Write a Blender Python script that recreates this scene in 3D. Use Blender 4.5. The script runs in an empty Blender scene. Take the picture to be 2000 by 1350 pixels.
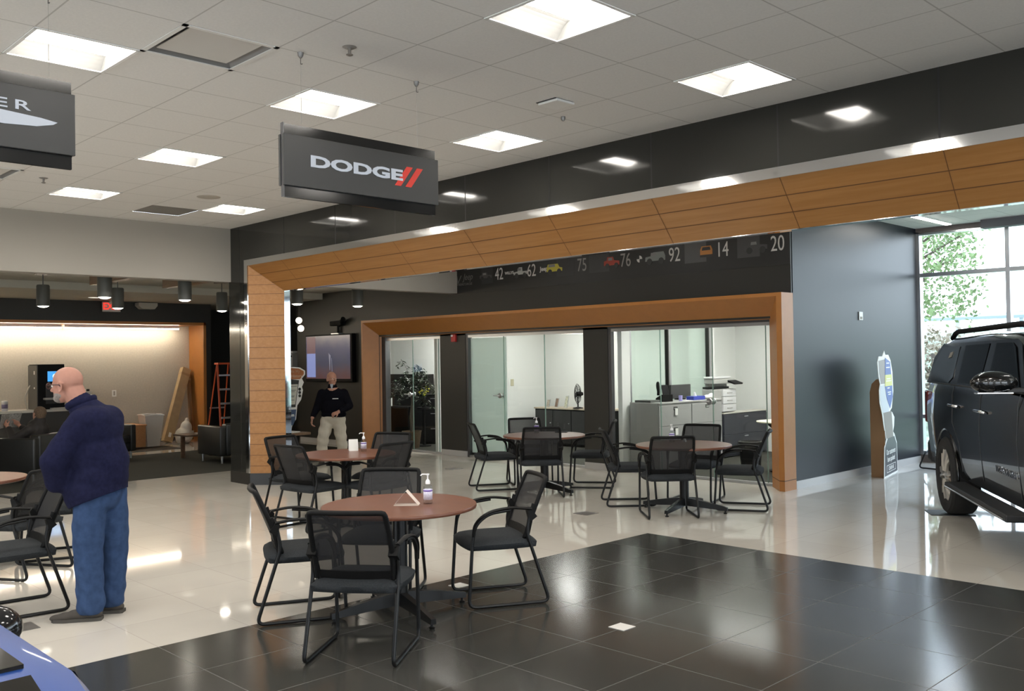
import bpy, bmesh, math, random
from mathutils import Vector, Matrix
from math import sin, cos, pi, radians as RD
random.seed(7)
S = bpy.context.scene
COL = S.collection
# ---------------------------------------------------------------- camera
cam_d = bpy.data.cameras.new('camera'); cam = bpy.data.objects.new('camera', cam_d); COL.objects.link(cam)
cam_d.sensor_fit = 'HORIZONTAL'; cam_d.sensor_width = 36.0; cam_d.lens = 36.0*1816.54/2000
cam_d.clip_start = 0.05; cam_d.clip_end = 500
_yaw, _pit, _rol = 0.795371322, 0.0143366062, -0.0155624555
_f = Vector((-sin(_yaw)*cos(_pit), cos(_yaw)*cos(_pit), sin(_pit)))
_r0 = Vector((cos(_yaw), sin(_yaw), 0)); _u0 = _r0.cross(_f)
_r = _r0*cos(_rol)+_u0*sin(_rol); _u = -_r0*sin(_rol)+_u0*cos(_rol)
cam.matrix_world = Matrix(((_r.x,_u.x,-_f.x,0),(_r.y,_u.y,-_f.y,0),(_r.z,_u.z,-_f.z,1.725),(0,0,0,1)))
S.camera = cam
# ---------------------------------------------------------------- world (bright overcast sky)
W = bpy.data.worlds.new('world'); S.world = W; W.use_nodes = True
nt = W.node_tree; bg = nt.nodes['Background']
tc = nt.nodes.new('ShaderNodeTexCoord'); sp = nt.nodes.new('ShaderNodeSeparateXYZ'); mr = nt.nodes.new('ShaderNodeValToRGB')
nt.links.new(tc.outputs['Generated'], sp.inputs[0]); nt.links.new(sp.outputs['Z'], mr.inputs[0]); nt.links.new(mr.outputs[0], bg.inputs[0])
mr.color_ramp.elements[0].position = 0.0; mr.color_ramp.elements[0].color = (0.86,0.94,1.0,1)
mr.color_ramp.elements[1].position = 0.6; mr.color_ramp.elements[1].color = (0.62,0.78,1.0,1)
bg.inputs[1].default_value = 4.8
# ---------------------------------------------------------------- exposure
vs = S.view_settings; S.display_settings.display_device = 'sRGB'
vs.view_transform = 'Standard'; vs.look = 'None'; vs.exposure = 0.46; vs.gamma = 1.0; vs.use_curve_mapping = False
cy = S.cycles
cy.use_denoising = True; cy.max_bounces = 8; cy.diffuse_bounces = 4; cy.glossy_bounces = 4; cy.transparent_max_bounces = 12; cy.transmission_bounces = 4
cy.sample_clamp_indirect = 4.0; cy.sample_clamp_direct = 16.0; cy.caustics_reflective = False; cy.caustics_refractive = False
TROFFER = 30.0      # radiance of the ceiling light diffusers
WARM = (1.0, 0.945, 0.865)
# ---------------------------------------------------------------- materials
MATS = {}
def mat(name, col=(0.5,0.5,0.5), rough=0.5, metal=0.0, spec=0.5, emit=None, es=0.0, coat=0.0, noise=0.0, nscale=20, bump=0.0, alpha=None, trans=0.0, croug=0.03):
    if name in MATS: return MATS[name]
    m = bpy.data.materials.new(name); m.use_nodes = True; MATS[name] = m
    n = m.node_tree; b = n.nodes['Principled BSDF']
    b.inputs['Base Color'].default_value = (*col,1); b.inputs['Roughness'].default_value = rough
    b.inputs['Metallic'].default_value = metal; b.inputs['Specular IOR Level'].default_value = spec
    if coat: b.inputs['Coat Weight'].default_value = coat; b.inputs['Coat Roughness'].default_value = croug
    if trans: b.inputs['Transmission Weight'].default_value = trans
    if emit: b.inputs['Emission Color'].default_value = (*emit,1); b.inputs['Emission Strength'].default_value = es
    if alpha is not None: b.inputs['Alpha'].default_value = alpha
    if noise or bump:
        t = n.nodes.new('ShaderNodeTexCoord'); z = n.nodes.new('ShaderNodeTexNoise'); z.inputs['Scale'].default_value = nscale; z.inputs['Detail'].default_value = 4
        n.links.new(t.outputs['Object'], z.inputs['Vector'])
        if noise:
            r = n.nodes.new('ShaderNodeValToRGB')
            r.color_ramp.elements[0].position = .3; r.color_ramp.elements[1].position = .7
            r.color_ramp.elements[0].color = (*[c*(1-noise) for c in col],1); r.color_ramp.elements[1].color = (*[min(1,c*(1+noise)) for c in col],1)
            n.links.new(z.outputs[0], r.inputs[0]); n.links.new(r.outputs[0], b.inputs['Base Color'])
        if bump:
            q = n.nodes.new('ShaderNodeBump'); q.inputs['Strength'].default_value = bump; q.inputs['Distance'].default_value = .01
            n.links.new(z.outputs[0], q.inputs['Height']); n.links.new(q.outputs[0], b.inputs['Normal'])
    return m
def vmath(n, op, a, b=None):
    k = n.nodes.new('ShaderNodeMath'); k.operation = op
    for i, v in enumerate((a, b)):
        if v is None: continue
        if isinstance(v, (int, float)): k.inputs[i].default_value = v
        else: n.links.new(v, k.inputs[i])
    return k.outputs[0]
def grid_mat(name, col, jcol, size, off, w, rough, jrough=None, noise=0.05, nscale=1.5, spec=0.5, axes=('X','Y'), tilevar=0.0, bump=0.0):
    m = mat(name, col, rough, spec=spec); n = m.node_tree; b = n.nodes['Principled BSDF']
    t = n.nodes.new('ShaderNodeTexCoord'); s = n.nodes.new('ShaderNodeSeparateXYZ'); n.links.new(t.outputs['Object'], s.inputs[0])
    masks = []; cells = []
    for i, ax in enumerate(axes):
        v = vmath(n, 'DIVIDE', vmath(n, 'SUBTRACT', s.outputs[ax], off[i]), size[i])
        fr = vmath(n, 'FRACT', v); fl = vmath(n, 'FLOOR', v); cells.append(fl)
        masks.append(vmath(n, 'MAXIMUM', vmath(n, 'LESS_THAN', fr, w/size[i]/2), vmath(n, 'GREATER_THAN', fr, 1-w/size[i]/2)))
    k = masks[0] if len(masks) == 1 else vmath(n, 'MAXIMUM', masks[0], masks[1])
    z = n.nodes.new('ShaderNodeTexNoise'); z.inputs['Scale'].default_value = nscale; z.inputs['Detail'].default_value = 5; n.links.new(t.outputs['Object'], z.inputs['Vector'])
    r = n.nodes.new('ShaderNodeValToRGB'); r.color_ramp.elements[0].position = .3; r.color_ramp.elements[1].position = .7
    r.color_ramp.elements[0].color = (*[c*(1-noise) for c in col],1); r.color_ramp.elements[1].color = (*[c*(1+noise) for c in col],1)
    n.links.new(z.outputs[0], r.inputs[0]); src = r.outputs[0]
    if tilevar and len(cells) == 2:
        wn = n.nodes.new('ShaderNodeTexWhiteNoise'); wn.noise_dimensions = '2D'; cb = n.nodes.new('ShaderNodeCombineXYZ')
        n.links.new(cells[0], cb.inputs[0]); n.links.new(cells[1], cb.inputs[1]); n.links.new(cb.outputs[0], wn.inputs['Vector'])
        hv = n.nodes.new('ShaderNodeHueSaturation'); n.links.new(src, hv.inputs['Color'])
        n.links.new(vmath(n,'ADD',vmath(n,'MULTIPLY',wn.outputs['Value'],2*tilevar),1-tilevar), hv.inputs['Value']); src = hv.outputs[0]
    mx = n.nodes.new('ShaderNodeMix'); mx.data_type = 'RGBA'; n.links.new(k, mx.inputs['Factor']); n.links.new(src, mx.inputs['A']); mx.inputs['B'].default_value = (*jcol,1)
    n.links.new(mx.outputs['Result'], b.inputs['Base Color'])
    if jrough is not None: n.links.new(vmath(n,'ADD',vmath(n,'MULTIPLY',k,jrough-rough),rough), b.inputs['Roughness'])
    if bump:
        q = n.nodes.new('ShaderNodeBump'); q.inputs['Strength'].default_value = bump; q.inputs['Distance'].default_value = .002; q.invert = True
        n.links.new(k, q.inputs['Height']); n.links.new(q.outputs[0], b.inputs['Normal'])
    return m
def wood_mat(name, c1, c2, rough=0.35, scale=(1.2,14,14), spec=0.4):
    m = mat(name, c1, rough, spec=spec); n = m.node_tree; b = n.nodes['Principled BSDF']
    t = n.nodes.new('ShaderNodeTexCoord'); mp = n.nodes.new('ShaderNodeMapping'); mp.inputs['Scale'].default_value = scale
    z = n.nodes.new('ShaderNodeTexNoise'); z.inputs['Scale'].default_value = 3; z.inputs['Detail'].default_value = 6; z.inputs['Distortion'].default_value = .4
    r = n.nodes.new('ShaderNodeValToRGB'); r.color_ramp.elements[0].position = .32; r.color_ramp.elements[1].position = .68
    r.color_ramp.elements[0].color = (*c1,1); r.color_ramp.elements[1].color = (*c2,1)
    n.links.new(t.outputs['Object'], mp.inputs[0]); n.links.new(mp.outputs[0], z.inputs['Vector']); n.links.new(z.outputs[0], r.inputs[0]); n.links.new(r.outputs[0], b.inputs['Base Color'])
    return m
def glass_mat(name, tint=(0.93,0.97,0.95), rough=0.0, refl=1.0):
    m = bpy.data.materials.new(name); m.use_nodes = True; MATS[name] = m; n = m.node_tree; n.nodes.clear()
    o = n.nodes.new('ShaderNodeOutputMaterial'); a = n.nodes.new('ShaderNodeBsdfTransparent'); g = n.nodes.new('ShaderNodeBsdfGlossy'); mx = n.nodes.new('ShaderNodeMixShader'); f = n.nodes.new('ShaderNodeFresnel')
    a.inputs[0].default_value = (*tint,1); g.inputs['Roughness'].default_value = rough; f.inputs[0].default_value = 1.5
    ge = n.nodes.new('ShaderNodeNewGeometry'); n.links.new(vmath(n,'MULTIPLY',vmath(n,'MULTIPLY',f.outputs[0],refl),vmath(n,'SUBTRACT',1.0,ge.outputs['Backfacing'])), mx.inputs[0]); n.links.new(a.outputs[0], mx.inputs[1]); n.links.new(g.outputs[0], mx.inputs[2]); n.links.new(mx.outputs[0], o.inputs[0])
    return m
def mesh_fabric(name, col, hole):
    m = bpy.data.materials.new(name); m.use_nodes = True; MATS[name] = m; n = m.node_tree; b = n.nodes['Principled BSDF']
    b.inputs['Base Color'].default_value = (*col,1); b.inputs['Roughness'].default_value = .7
    o = n.nodes['Material Output']; a = n.nodes.new('ShaderNodeBsdfTransparent'); mx = n.nodes.new('ShaderNodeMixShader'); mx.inputs[0].default_value = hole
    n.links.new(b.outputs[0], mx.inputs[1]); n.links.new(a.outputs[0], mx.inputs[2]); n.links.new(mx.outputs[0], o.inputs[0]); return m
TS = .61; GX = -10.35*.61; GY = 5.93*.61
M_ceil = grid_mat('ceiling_tile', (.74,.73,.71), (.50,.49,.47), (TS,TS), (GX,GY), .010, .9, noise=.03, nscale=60)
M_floor = grid_mat('polished_tile', (.575,.54,.48), (.42,.39,.35), (TS,TS), (-5.605,7.31), .004, .045, noise=.05, nscale=1.2, tilevar=.03, spec=.75)
M_dfloor = grid_mat('dark_tile', (.040,.040,.036), (.072,.070,.065), (TS,TS), (-5.605,7.31), .006, .16, jrough=.5, noise=.14, nscale=1.1, tilevar=.08, spec=.55)
M_carpet = mat('grey_carpet', (.045,.045,.038), .95, spec=.1, noise=.35, nscale=90)
M_panel = grid_mat('dark_glossy_panel', (.024,.024,.021), (.004,.004,.004), (1.222,), (-4.912,), .014, .085, jrough=.6, noise=.0, axes=('X',), spec=.42)
M_dark = mat('charcoal_wall_paint', (.029,.028,.024), .42, spec=.4)
M_black = mat('black_base', (.014,.013,.012), .35)
M_slate = mat('slate_blue_wall_paint', (.008,.011,.017), .38, spec=.36)
M_grey = mat('grey_soffit_paint', (.36,.335,.295), .85)
M_white = mat('white_wall_paint', (.76,.77,.74), .8)
M_beige = mat('beige_wall_covering', (.47,.43,.36), .8, noise=.05, nscale=30)
M_lceil = mat('lounge_ceiling_paint', (.50,.48,.41), .9)
M_base = mat('pale_grey_base_tile', (.50,.49,.48), .2)
M_chrome = mat('polished_trim_metal', (.80,.80,.80), .08, metal=1)
M_alu = mat('brushed_aluminium', (.62,.63,.65), .3, metal=1)
M_alud = mat('dark_frame_metal', (.10,.10,.105), .35, metal=.6)
M_oak = wood_mat('oak_veneer', (.32,.145,.042), (.37,.18,.058), .32, (.6,10,10))
M_groove = mat('wood_groove', (.13,.055,.018), .6)
M_orange = mat('orange_maple_laminate', (.42,.17,.042), .38, noise=.04, nscale=8)
M_glass = glass_mat('clear_glass',(.96,.975,.965))
M_gglass = glass_mat('greenish_glass', (.86,.92,.89))
M_edge = mat('green_glass_edge', (.20,.30,.26), .2)
M_frost = mat('frosted_pale_green_glass', (.78,.84,.82), .3, spec=.5)
_n = M_frost.node_tree; _t = _n.nodes.new('ShaderNodeBsdfTranslucent'); _t.inputs[0].default_value = (.82,.90,.86,1); _m = _n.nodes.new('ShaderNodeMixShader'); _m.inputs[0].default_value = .6
_n.links.new(_n.nodes['Principled BSDF'].outputs[0], _m.inputs[1]); _n.links.new(_t.outputs[0], _m.inputs[2]); _n.links.new(_m.outputs[0], _n.nodes['Material Output'].inputs[0])
M_diff = mat('light_diffuser', (.9,.9,.9), .5, emit=WARM, es=TROFFER)
M_enam = mat('white_enamel', (.75,.75,.73), .45)
M_blackm = mat('black_powder_coat', (.006,.006,.006), .35, spec=.3)
M_blackp = mat('black_plastic', (.005,.005,.005), .6, spec=.18)
M_meshf = mesh_fabric('black_mesh_fabric', (.008,.008,.009), .13)
M_seat = mat('charcoal_seat_fabric', (.024,.027,.030), .9, spec=.2, noise=.25, nscale=140, bump=.15)
M_cherry = wood_mat('cherry_laminate', (.135,.052,.030), (.165,.064,.036), .30, (.8,3,.8), spec=.4)
M_leather = mat('black_leather', (.012,.012,.011), .38)
# ---------------------------------------------------------------- mesh helpers
def B(): return bmesh.new()
def faces(bm, vs_, fs):
    v = [bm.verts.new(p) for p in vs_]
    for f in fs:
        try: bm.faces.new([v[i] for i in f])
        except ValueError: pass
    return v
def box(bm, x0,x1,y0,y1,z0,z1, bev=0, seg=2, rot=None, piv=None):
    r = bmesh.ops.create_cube(bm, size=1)
    vs_ = r['verts']
    for v in vs_: v.co = Vector(((x0+x1)/2+v.co.x*(x1-x0), (y0+y1)/2+v.co.y*(y1-y0), (z0+z1)/2+v.co.z*(z1-z0)))
    if bev:
        es = list({e for v in vs_ for e in v.link_edges})
        rr = bmesh.ops.bevel(bm, geom=es, offset=bev, segments=seg, affect='EDGES', profile=.5); vs_ = list({v for f in rr['faces'] for v in f.verts} | {v for v in vs_ if v.is_valid})
    if rot is not None:
        pv = Vector(piv) if piv else Vector(((x0+x1)/2,(y0+y1)/2,(z0+z1)/2))
        for v in vs_: v.co = pv + rot @ (v.co-pv)
    return bm
def prism(bm, poly, axis, a, b):
    # poly: 2D points; axis: extrude axis 'x','y','z'
    def P(p, t): return {'x':(t,p[0],p[1]), 'y':(p[0],t,p[1]), 'z':(p[0],p[1],t)}[axis]
    n = len(poly); v = [bm.verts.new(P(p,a)) for p in poly]+[bm.verts.new(P(p,b)) for p in poly]
    bm.faces.new(v[:n]); bm.faces.new(v[n:][::-1])
    for i in range(n): bm.faces.new((v[i],v[(i+1)%n],v[n+(i+1)%n],v[n+i]))
    return bm
def fillet(pts, r, n=5, closed=False):
    out = []; N = len(pts); P = [Vector(p) for p in pts]
    for i in range(N):
        if not closed and (i == 0 or i == N-1): out.append(P[i]); continue
        a, b, c = P[i-1], P[i], P[(i+1)%N]
        d1 = min(r, (a-b).length*.48); d2 = min(r, (c-b).length*.48)
        p = b+(a-b).normalized()*d1; q = b+(c-b).normalized()*d2
        for k in range(n+1):
            t = k/n; out.append(p*(1-t)**2+b*2*t*(1-t)+q*t*t)
    return out
def tube(bm, pts, r, seg=8, closed=False, flat=None, side=None, cap=True):
    P = [Vector(p) for p in pts]; N = len(P); rings = []
    up = None
    for i in range(N):
        if closed: t = (P[(i+1)%N]-P[i-1]).normalized()
        else: t = (P[min(i+1,N-1)]-P[max(i-1,0)]).normalized()
        if side is not None: s = Vector(side); s = (s-t*s.dot(t)).normalized()
        else:
            if up is None: up = Vector((0,0,1)) if abs(t.z) < .9 else Vector((1,0,0))
            s = t.cross(up).normalized()
        u = s.cross(t).normalized(); up = u if side is None else None
        rr = r[i] if isinstance(r, (list,tuple)) else r
        ru = rr if flat is None else flat
        rings.append([bm.verts.new(P[i]+s*rr*cos(2*pi*k/seg)+u*ru*sin(2*pi*k/seg)) for k in range(seg)])
    for i in range(N if closed else N-1):
        a, b = rings[i], rings[(i+1)%N]
        for k in range(seg): bm.faces.new((a[k],a[(k+1)%seg],b[(k+1)%seg],b[k]))
    if cap and not closed: bm.faces.new(rings[0][::-1]); bm.faces.new(rings[-1])
    return bm
def lathe(bm, prof, c=(0,0,0), seg=24, axis='z', caps=True):
    c = Vector(c); rings = []
    for r, z in prof:
        ring = []
        for k in range(seg if r > 1e-5 else 1):
            a = 2*pi*k/seg; p = {'z':(r*cos(a),r*sin(a),z),'x':(z,r*cos(a),r*sin(a)),'y':(r*sin(a),z,r*cos(a))}[axis]
            ring.append(bm.verts.new(c+Vector(p)))
        rings.append(ring)
    for a, b in zip(rings, rings[1:]):
        for k in range(seg):
            if len(a) == 1 and len(b) == 1: break
            if len(a) == 1: bm.faces.new((a[0],b[(k+1)%seg],b[k]))
            elif len(b) == 1: bm.faces.new((a[k],a[(k+1)%seg],b[0]))
            else: bm.faces.new((a[k],a[(k+1)%seg],b[(k+1)%seg],b[k]))
    if caps and prof[0][0] > 1e-5: bm.faces.new(rings[0][::-1])
    if caps and prof[-1][0] > 1e-5: bm.faces.new(rings[-1])
    return bm
def ell(bm, c, r, rot=None, u=20, v=12):
    q = bmesh.ops.create_uvsphere(bm, u_segments=u, v_segments=v, radius=1)
    for w in q['verts']:
        p = Vector((w.co.x*r[0], w.co.y*r[1], w.co.z*r[2]))
        if rot is not None: p = rot @ p
        w.co = p+Vector(c)
    return bm
def cap(bm, p, q, r0, r1, seg=14):
    p, q = Vector(p), Vector(q); n = 5
    t = (q-p).normalized(); pts = []; rs = []
    for i in range(n+1):
        a = -pi/2+pi/2*i/n; pts.append(p+t*r0*sin(a)); rs.append(max(r0*cos(a),.0005))
    for i in range(n+1):
        a = pi/2*i/n; pts.append(q+t*r1*sin(a)); rs.append(max(r1*cos(a),.0005))
    return tube(bm, pts, rs, seg)
def chain(bm, pts, rs):
    for i in range(len(pts)-1): cap(bm, pts[i], pts[i+1], rs[i], rs[i+1])
    return bm
def mk(name, bm, m, parent=None, smooth=None, loc=None):
    bmesh.ops.recalc_face_normals(bm, faces=bm.faces)
    me = bpy.data.meshes.new(name); bm.to_mesh(me); bm.free()
    if isinstance(m, (list,tuple)):
        for k in m: me.materials.append(k)
    else: me.materials.append(m)
    o = bpy.data.objects.new(name, me); COL.objects.link(o)
    if smooth is not None:
        for p in me.polygons: p.use_smooth = True
        if smooth < 180: me.set_sharp_from_angle(angle=RD(smooth))
    if parent: o.parent = parent
    if loc: o.location = loc
    return o
def tag(o, label, cat, group=None):
    o['label'] = label; o['category'] = cat
    if group: o['group'] = group
    return o
def thing(name, label, cat, loc=(0,0,0), rz=0, group=None):
    o = bpy.data.objects.new(name, None); COL.objects.link(o); o.empty_display_size = .1
    o.location = loc; o.rotation_euler = (0,0,RD(rz)); return tag(o, label, cat, group)
def struct(name, bm, m, smooth=None, parent=None):
    o = mk(name, bm, m, parent, smooth); 
    if not parent: o['kind'] = 'structure'
    return o
def kids(o): return [c for c in ALLK.get(o.name, [])] if False else [c for c in o.children]
def dup(root, loc, rz, label, group=None):
    r = root.copy(); COL.objects.link(r); r.location = loc; r.rotation_euler = (0,0,RD(rz)); r['label'] = label
    if group: r['group'] = group
    for ch in list(root.children):
        c = ch.copy(); COL.objects.link(c); c.parent = r
        for g in list(ch.children):
            d = g.copy(); COL.objects.link(d); d.parent = c
    return r
def text_bm(txt, size, depth=.002, bold=0.0, sx=1.0, shear=0.0, align='CENTER', space=1.0):
    cu = bpy.data.curves.new('t', 'FONT'); cu.body = txt; cu.size = size; cu.extrude = depth/2; cu.offset = bold; cu.align_x = align; cu.align_y = 'CENTER'; cu.shear = shear; cu.space_character = space; cu.resolution_u = 3
    o = bpy.data.objects.new('t', cu); COL.objects.link(o); dg = bpy.context.evaluated_depsgraph_get(); dg.update()
    me = bpy.data.meshes.new_from_object(o.evaluated_get(dg)); bm = B(); bm.from_mesh(me)
    for v in bm.verts: v.co.x *= sx
    bpy.data.objects.remove(o); bpy.data.curves.remove(cu); bpy.data.meshes.remove(me); return bm
def place_bm(bm, origin, xd, yd):
    # maps local x,y,z to world with x along xd, y along yd, z along xd x yd
    X = Vector(xd).normalized(); Y = Vector(yd).normalized(); Z = X.cross(Y); O = Vector(origin)
    for v in bm.verts: v.co = O+X*v.co.x+Y*v.co.y+Z*v.co.z
    return bm
def remeshed(name, bm, m, parent=None, voxel=.012, smooth=3, dec=None):
    me = bpy.data.meshes.new('tmp'); bm.to_mesh(me); bm.free(); o = bpy.data.objects.new('tmp', me); COL.objects.link(o)
    md = o.modifiers.new('r','REMESH'); md.mode = 'VOXEL'; md.voxel_size = voxel; md.use_smooth_shade = True
    if smooth: s = o.modifiers.new('s','SMOOTH'); s.iterations = smooth; s.factor = .5
    dg = bpy.context.evaluated_depsgraph_get(); dg.update()
    m2 = bpy.data.meshes.new_from_object(o.evaluated_get(dg)); bpy.data.objects.remove(o); bpy.data.meshes.remove(me)
    m2.materials.clear(); m2.materials.append(m)
    for p in m2.polygons: p.use_smooth = True
    r = bpy.data.objects.new(name, m2); COL.objects.link(r)
    if parent: r.parent = parent
    return r
def rotz(a): return Matrix.Rotation(RD(a),3,'Z')
CEIL = 3.68
# ================================================================ SETTING
def q(bm, x0,x1,y0,y1,z): faces(bm, [(x0,y0,z),(x1,y0,z),(x1,y1,z),(x0,y1,z)], [(0,1,2,3)])
XW, XE, YS, YN = -21.5, 9.0, -6.0, 14.95
b = B()
for r in ((-13.85,-5.605,YS,11.0),(-5.605,XE,7.31,YN),(-5.605,XE,YS,1.83),(-21.5,-17.7,YS,YN),(-17.7,-13.85,10.6,11.0)): box(b, *r, -.1, 0)
struct('floor', b, M_floor)
b = B(); box(b, -5.605,XE,1.83,7.31,-.1,0); struct('floor', b, M_dfloor)
b = B(); box(b, -17.7,-13.85,YS,10.6,-.1,.0); struct('floor', b, M_carpet)
b = B(); box(b, -17.7,-6.0,11.0,YN,-.1,0); struct('floor', b, M_carpet)
b = B(); box(b,-6.0,-5.605,11.0,YN,-.1,0); struct('floor', b, M_floor)
# ---- ceiling of the hall: tiles with openings for the recessed fittings
TX = [k for k in (-8,-4,0,4,8,12,16,20)]; TY = [-9,-6,-3,0,3]      # troffer cells (steps of one tile)
cells_off = {(i,j) for i in TX for j in TY} | {(1,-2),(-7,-2),(-9,2)}
b = B(); i0 = int((-12.5-GX)//TS); 
for i in range(i0, 26):
    for j in range(-16, 19):
        if (i,j) in cells_off: continue
        x0 = max(GX+i*TS,-12.5); x1 = min(GX+(i+1)*TS,XE); y0 = max(GY+j*TS,YS); y1 = min(GY+(j+1)*TS,YN)
        if x1 > x0 and y1 > y0: q(b, x0,x1,y0,y1,CEIL)
bmesh.ops.remove_doubles(b, verts=b.verts, dist=.001)
struct('ceiling', b, M_ceil)
b = B(); box(b, -12.5,XE,YS,YN,CEIL+.22,CEIL+.3); struct('ceiling', b, M_enam)
b = B(); box(b, -21.5,-16.85,YS,12.2,3.04,3.10); box(b, -16.85,-12.7,YS,10.91,3.17,3.23); box(b,-16.87,-16.83,YS,10.91,3.04,3.2); struct('ceiling', b, M_lceil)
b = B(); box(b, -17.3,-6.14,11.0,YN,2.75,2.8); struct('ceiling', b, M_white)
b = B(); box(b, -12.7,-12.5,YS,10.91,2.905,CEIL+.1); struct('wall_soffit', b, M_grey)
# ---- bulkhead over and beside the big opening
b = B(); box(b, -12.56,XE,6.55,7.0,3.185,CEIL+.05); box(b, -12.56,-12.09,6.55,7.0,0,3.185); struct('wall_bulkhead', b, M_panel)
b = B(); prism(b, [(-12.565,6.545),(-12.0,6.545),(-11.60,6.93),(-11.60,7.01),(-12.565,7.01)], 'z', 0, .165); struct('baseboard_bulkhead', b, M_black)
# ---- far office block: walls around the rooms
b = B(); box(b, -17.75,-6.0,10.91,10.955,2.2,CEIL+.05); box(b, -17.75,-14.85,10.91,10.955,0,2.2); struct('wall_office', b, M_dark)
b = B(); box(b, -13.07,-12.37,10.97,11.12,.1,2.25); box(b, -9.60,-9.11,10.97,11.12,.1,2.25); struct('wall_pillar', b, M_dark)
b = B(); box(b, -13.075,-12.365,10.965,11.125,0,.1); box(b, -9.605,-9.105,10.965,11.125,0,.1); box(b,-6.02,-5.985,10.93,14.85,0,.1); box(b,-17.75,-15.07,10.895,10.91,0,.1); struct('baseboard_office', b, M_base)
b = B(); box(b, -6.12,-6.0,10.93,14.9,0,CEIL+.05); struct('wall_slate', b, M_slate)
b = B(); box(b,-17.85,-17.75,10.91,11.7,0,3.04); box(b,-21.5,-17.85,11.6,11.7,0,3.04); struct('wall_nook', b, M_dark)
for nm,bx_ in (('wall_room_back',(-17.3,-13.34,13.0,13.1)),('wall_room_left',(-17.3,-17.25,10.96,13.0)),('wall_room_right',(-13.42,-13.34,11.12,13.0)),('wall_middle_back',(-13.34,-9.42,14.0,14.1)),('wall_middle_left',(-13.42,-13.34,13.1,14.1)),('wall_stub',(-9.42,-8.96,13.56,13.64)),('wall_right_back',(-9.42,-6.12,14.9,15.0)),('wall_right_side',(-6.16,-6.12,11.0,14.9))):
    struct(nm, box(B(),*bx_,0,2.75), M_white)
# glazed partition between rooms B and C
b = B(); box(b,-9.04,-8.96,11.12,11.32,0,2.75); box(b,-9.04,-8.96,11.32,13.56,2.35,2.75); box(b,-9.04,-8.96,11.32,13.56,0,.95); struct('wall_partition_rear', box(B(),-9.42,-9.34,13.64,14.9,0,2.75), M_white); struct('wall_partition', b, M_white)
wf = struct('window_1', (lambda b: box(b,-9.03,-8.97,11.32,11.37,.95,2.35) and box(b,-9.03,-8.97,12.32,12.40,.95,2.35) and box(b,-9.03,-8.97,13.48,13.555,.95,2.35) and box(b,-9.03,-8.97,11.32,13.555,2.30,2.35) and box(b,-9.03,-8.97,11.32,13.555,.95,1.0))(B()), M_alu)
p = mk('pane', box(B(),-9.005,-8.995,11.37,12.32,1.0,2.30), M_gglass, wf); p = mk('pane', box(B(),-9.005,-8.995,12.40,13.48,1.0,2.30), M_gglass, wf)
b = B(); box(b,-9.02,-8.955,12.30,12.325,.95,2.35); box(b,-9.02,-8.955,13.455,13.48,.95,2.35); mk('seal', b, M_black, wf)
# ---- outer envelope
b = B(); box(b,-21.5,-21.4,YS,11.7,0,3.04); struct('wall_lounge', b, M_dark)
# lounge west wall: dark front with a lit niche
b = B(); box(b,-19.6,-19.5,YS,-1.0,0,3.04); box(b,-19.6,-19.5,9.56,9.72,0,3.04); box(b,-19.6,-19.5,-1.0,9.56,2.60,3.04); box(b,-21.4,-19.6,9.66,9.72,0,3.04); struct('wall_west', b, M_dark)
b = B(); box(b,-20.35,-20.2,-1.0,9.6,.09,2.75); struct('wall_niche', b, M_beige)
b = B(); box(b,-20.2,-20.185,-1.0,9.54,0,.09); struct('baseboard_niche', b, M_alud)
b = B(); box(b,-20.2,-19.49,9.54,9.57,0,2.60); box(b,-20.2,-19.49,-1.0,9.57,2.575,2.60); box(b,-19.50,-19.485,9.54,9.60,0,2.63); box(b,-19.50,-19.485,-1.0,9.60,2.575,2.63); struct('trim_niche', b, M_orange)
# far/behind walls of the hall (outside the photograph), with tall windows that let daylight in
def wall_with_windows(name, axis, pos, a0, a1, wins, z1=CEIL+.05, m=None, th=.2, z0w=.6, z1w=3.2):
    b = B(); cur = a0
    def bx(p,q_,za,zb):
        if axis == 'x': box(b, pos, pos+th, p, q_, za, zb)
        else: box(b, p, q_, pos, pos+th, za, zb)
    for (s,e) in wins:
        bx(cur,s,0,z1); bx(s,e,0,z0w); bx(s,e,z1w,z1); cur = e
    bx(cur,a1,0,z1); return struct(name, b, m or M_grey)
wall_with_windows('wall_east','x',XE,YS,YN,[(-4,0),(1,5),(8,13.5)])
wall_with_windows('wall_south','y',YS-.2,-21.5,XE,[(-9,-5),(0,4),(5,8.5)])
# ---- north window wall (seen at the right)
b = B(); box(b,-6.0,XE,14.86,15.06,3.60,CEIL+.05); box(b,-6.0,XE,14.86,15.06,0,.12); struct('wall_north', b, mat('window_head_paint',(.12,.10,.095),.6))
b = B()
for x in [-5.98+.0, -4.67, -3.40, -2.13, -.86, .41, 1.68, 2.95, 4.22, 5.49, 6.76, 8.03]: box(b, x-.03,x+.03,14.86,14.98,.12,3.62)
for z in (.15,.72,2.94,3.60): box(b,-6.0,XE,14.865,14.975,z-.03,z+.03)
wn = struct('window_2', b, M_alu)
mk('pane', box(B(),-5.98,XE,14.915,14.925,.15,3.6), glass_mat('window_glass',(.97,.99,1.0)), wn)
# metal edge frame and oak lining of the big opening
X0, Y0, Z0, X1, Y1, Z1 = -12.0, 6.55, 3.102, -11.64, 6.91, 2.742
b = B()
prism(b, [(-12.09,3.186),(XE,3.186),(XE,Z0),(X0,Z0),(X0,.165),(-12.09,.165)], 'y', 6.535, 6.56)
struct('trim_1', b, M_chrome)
b = B()
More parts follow.
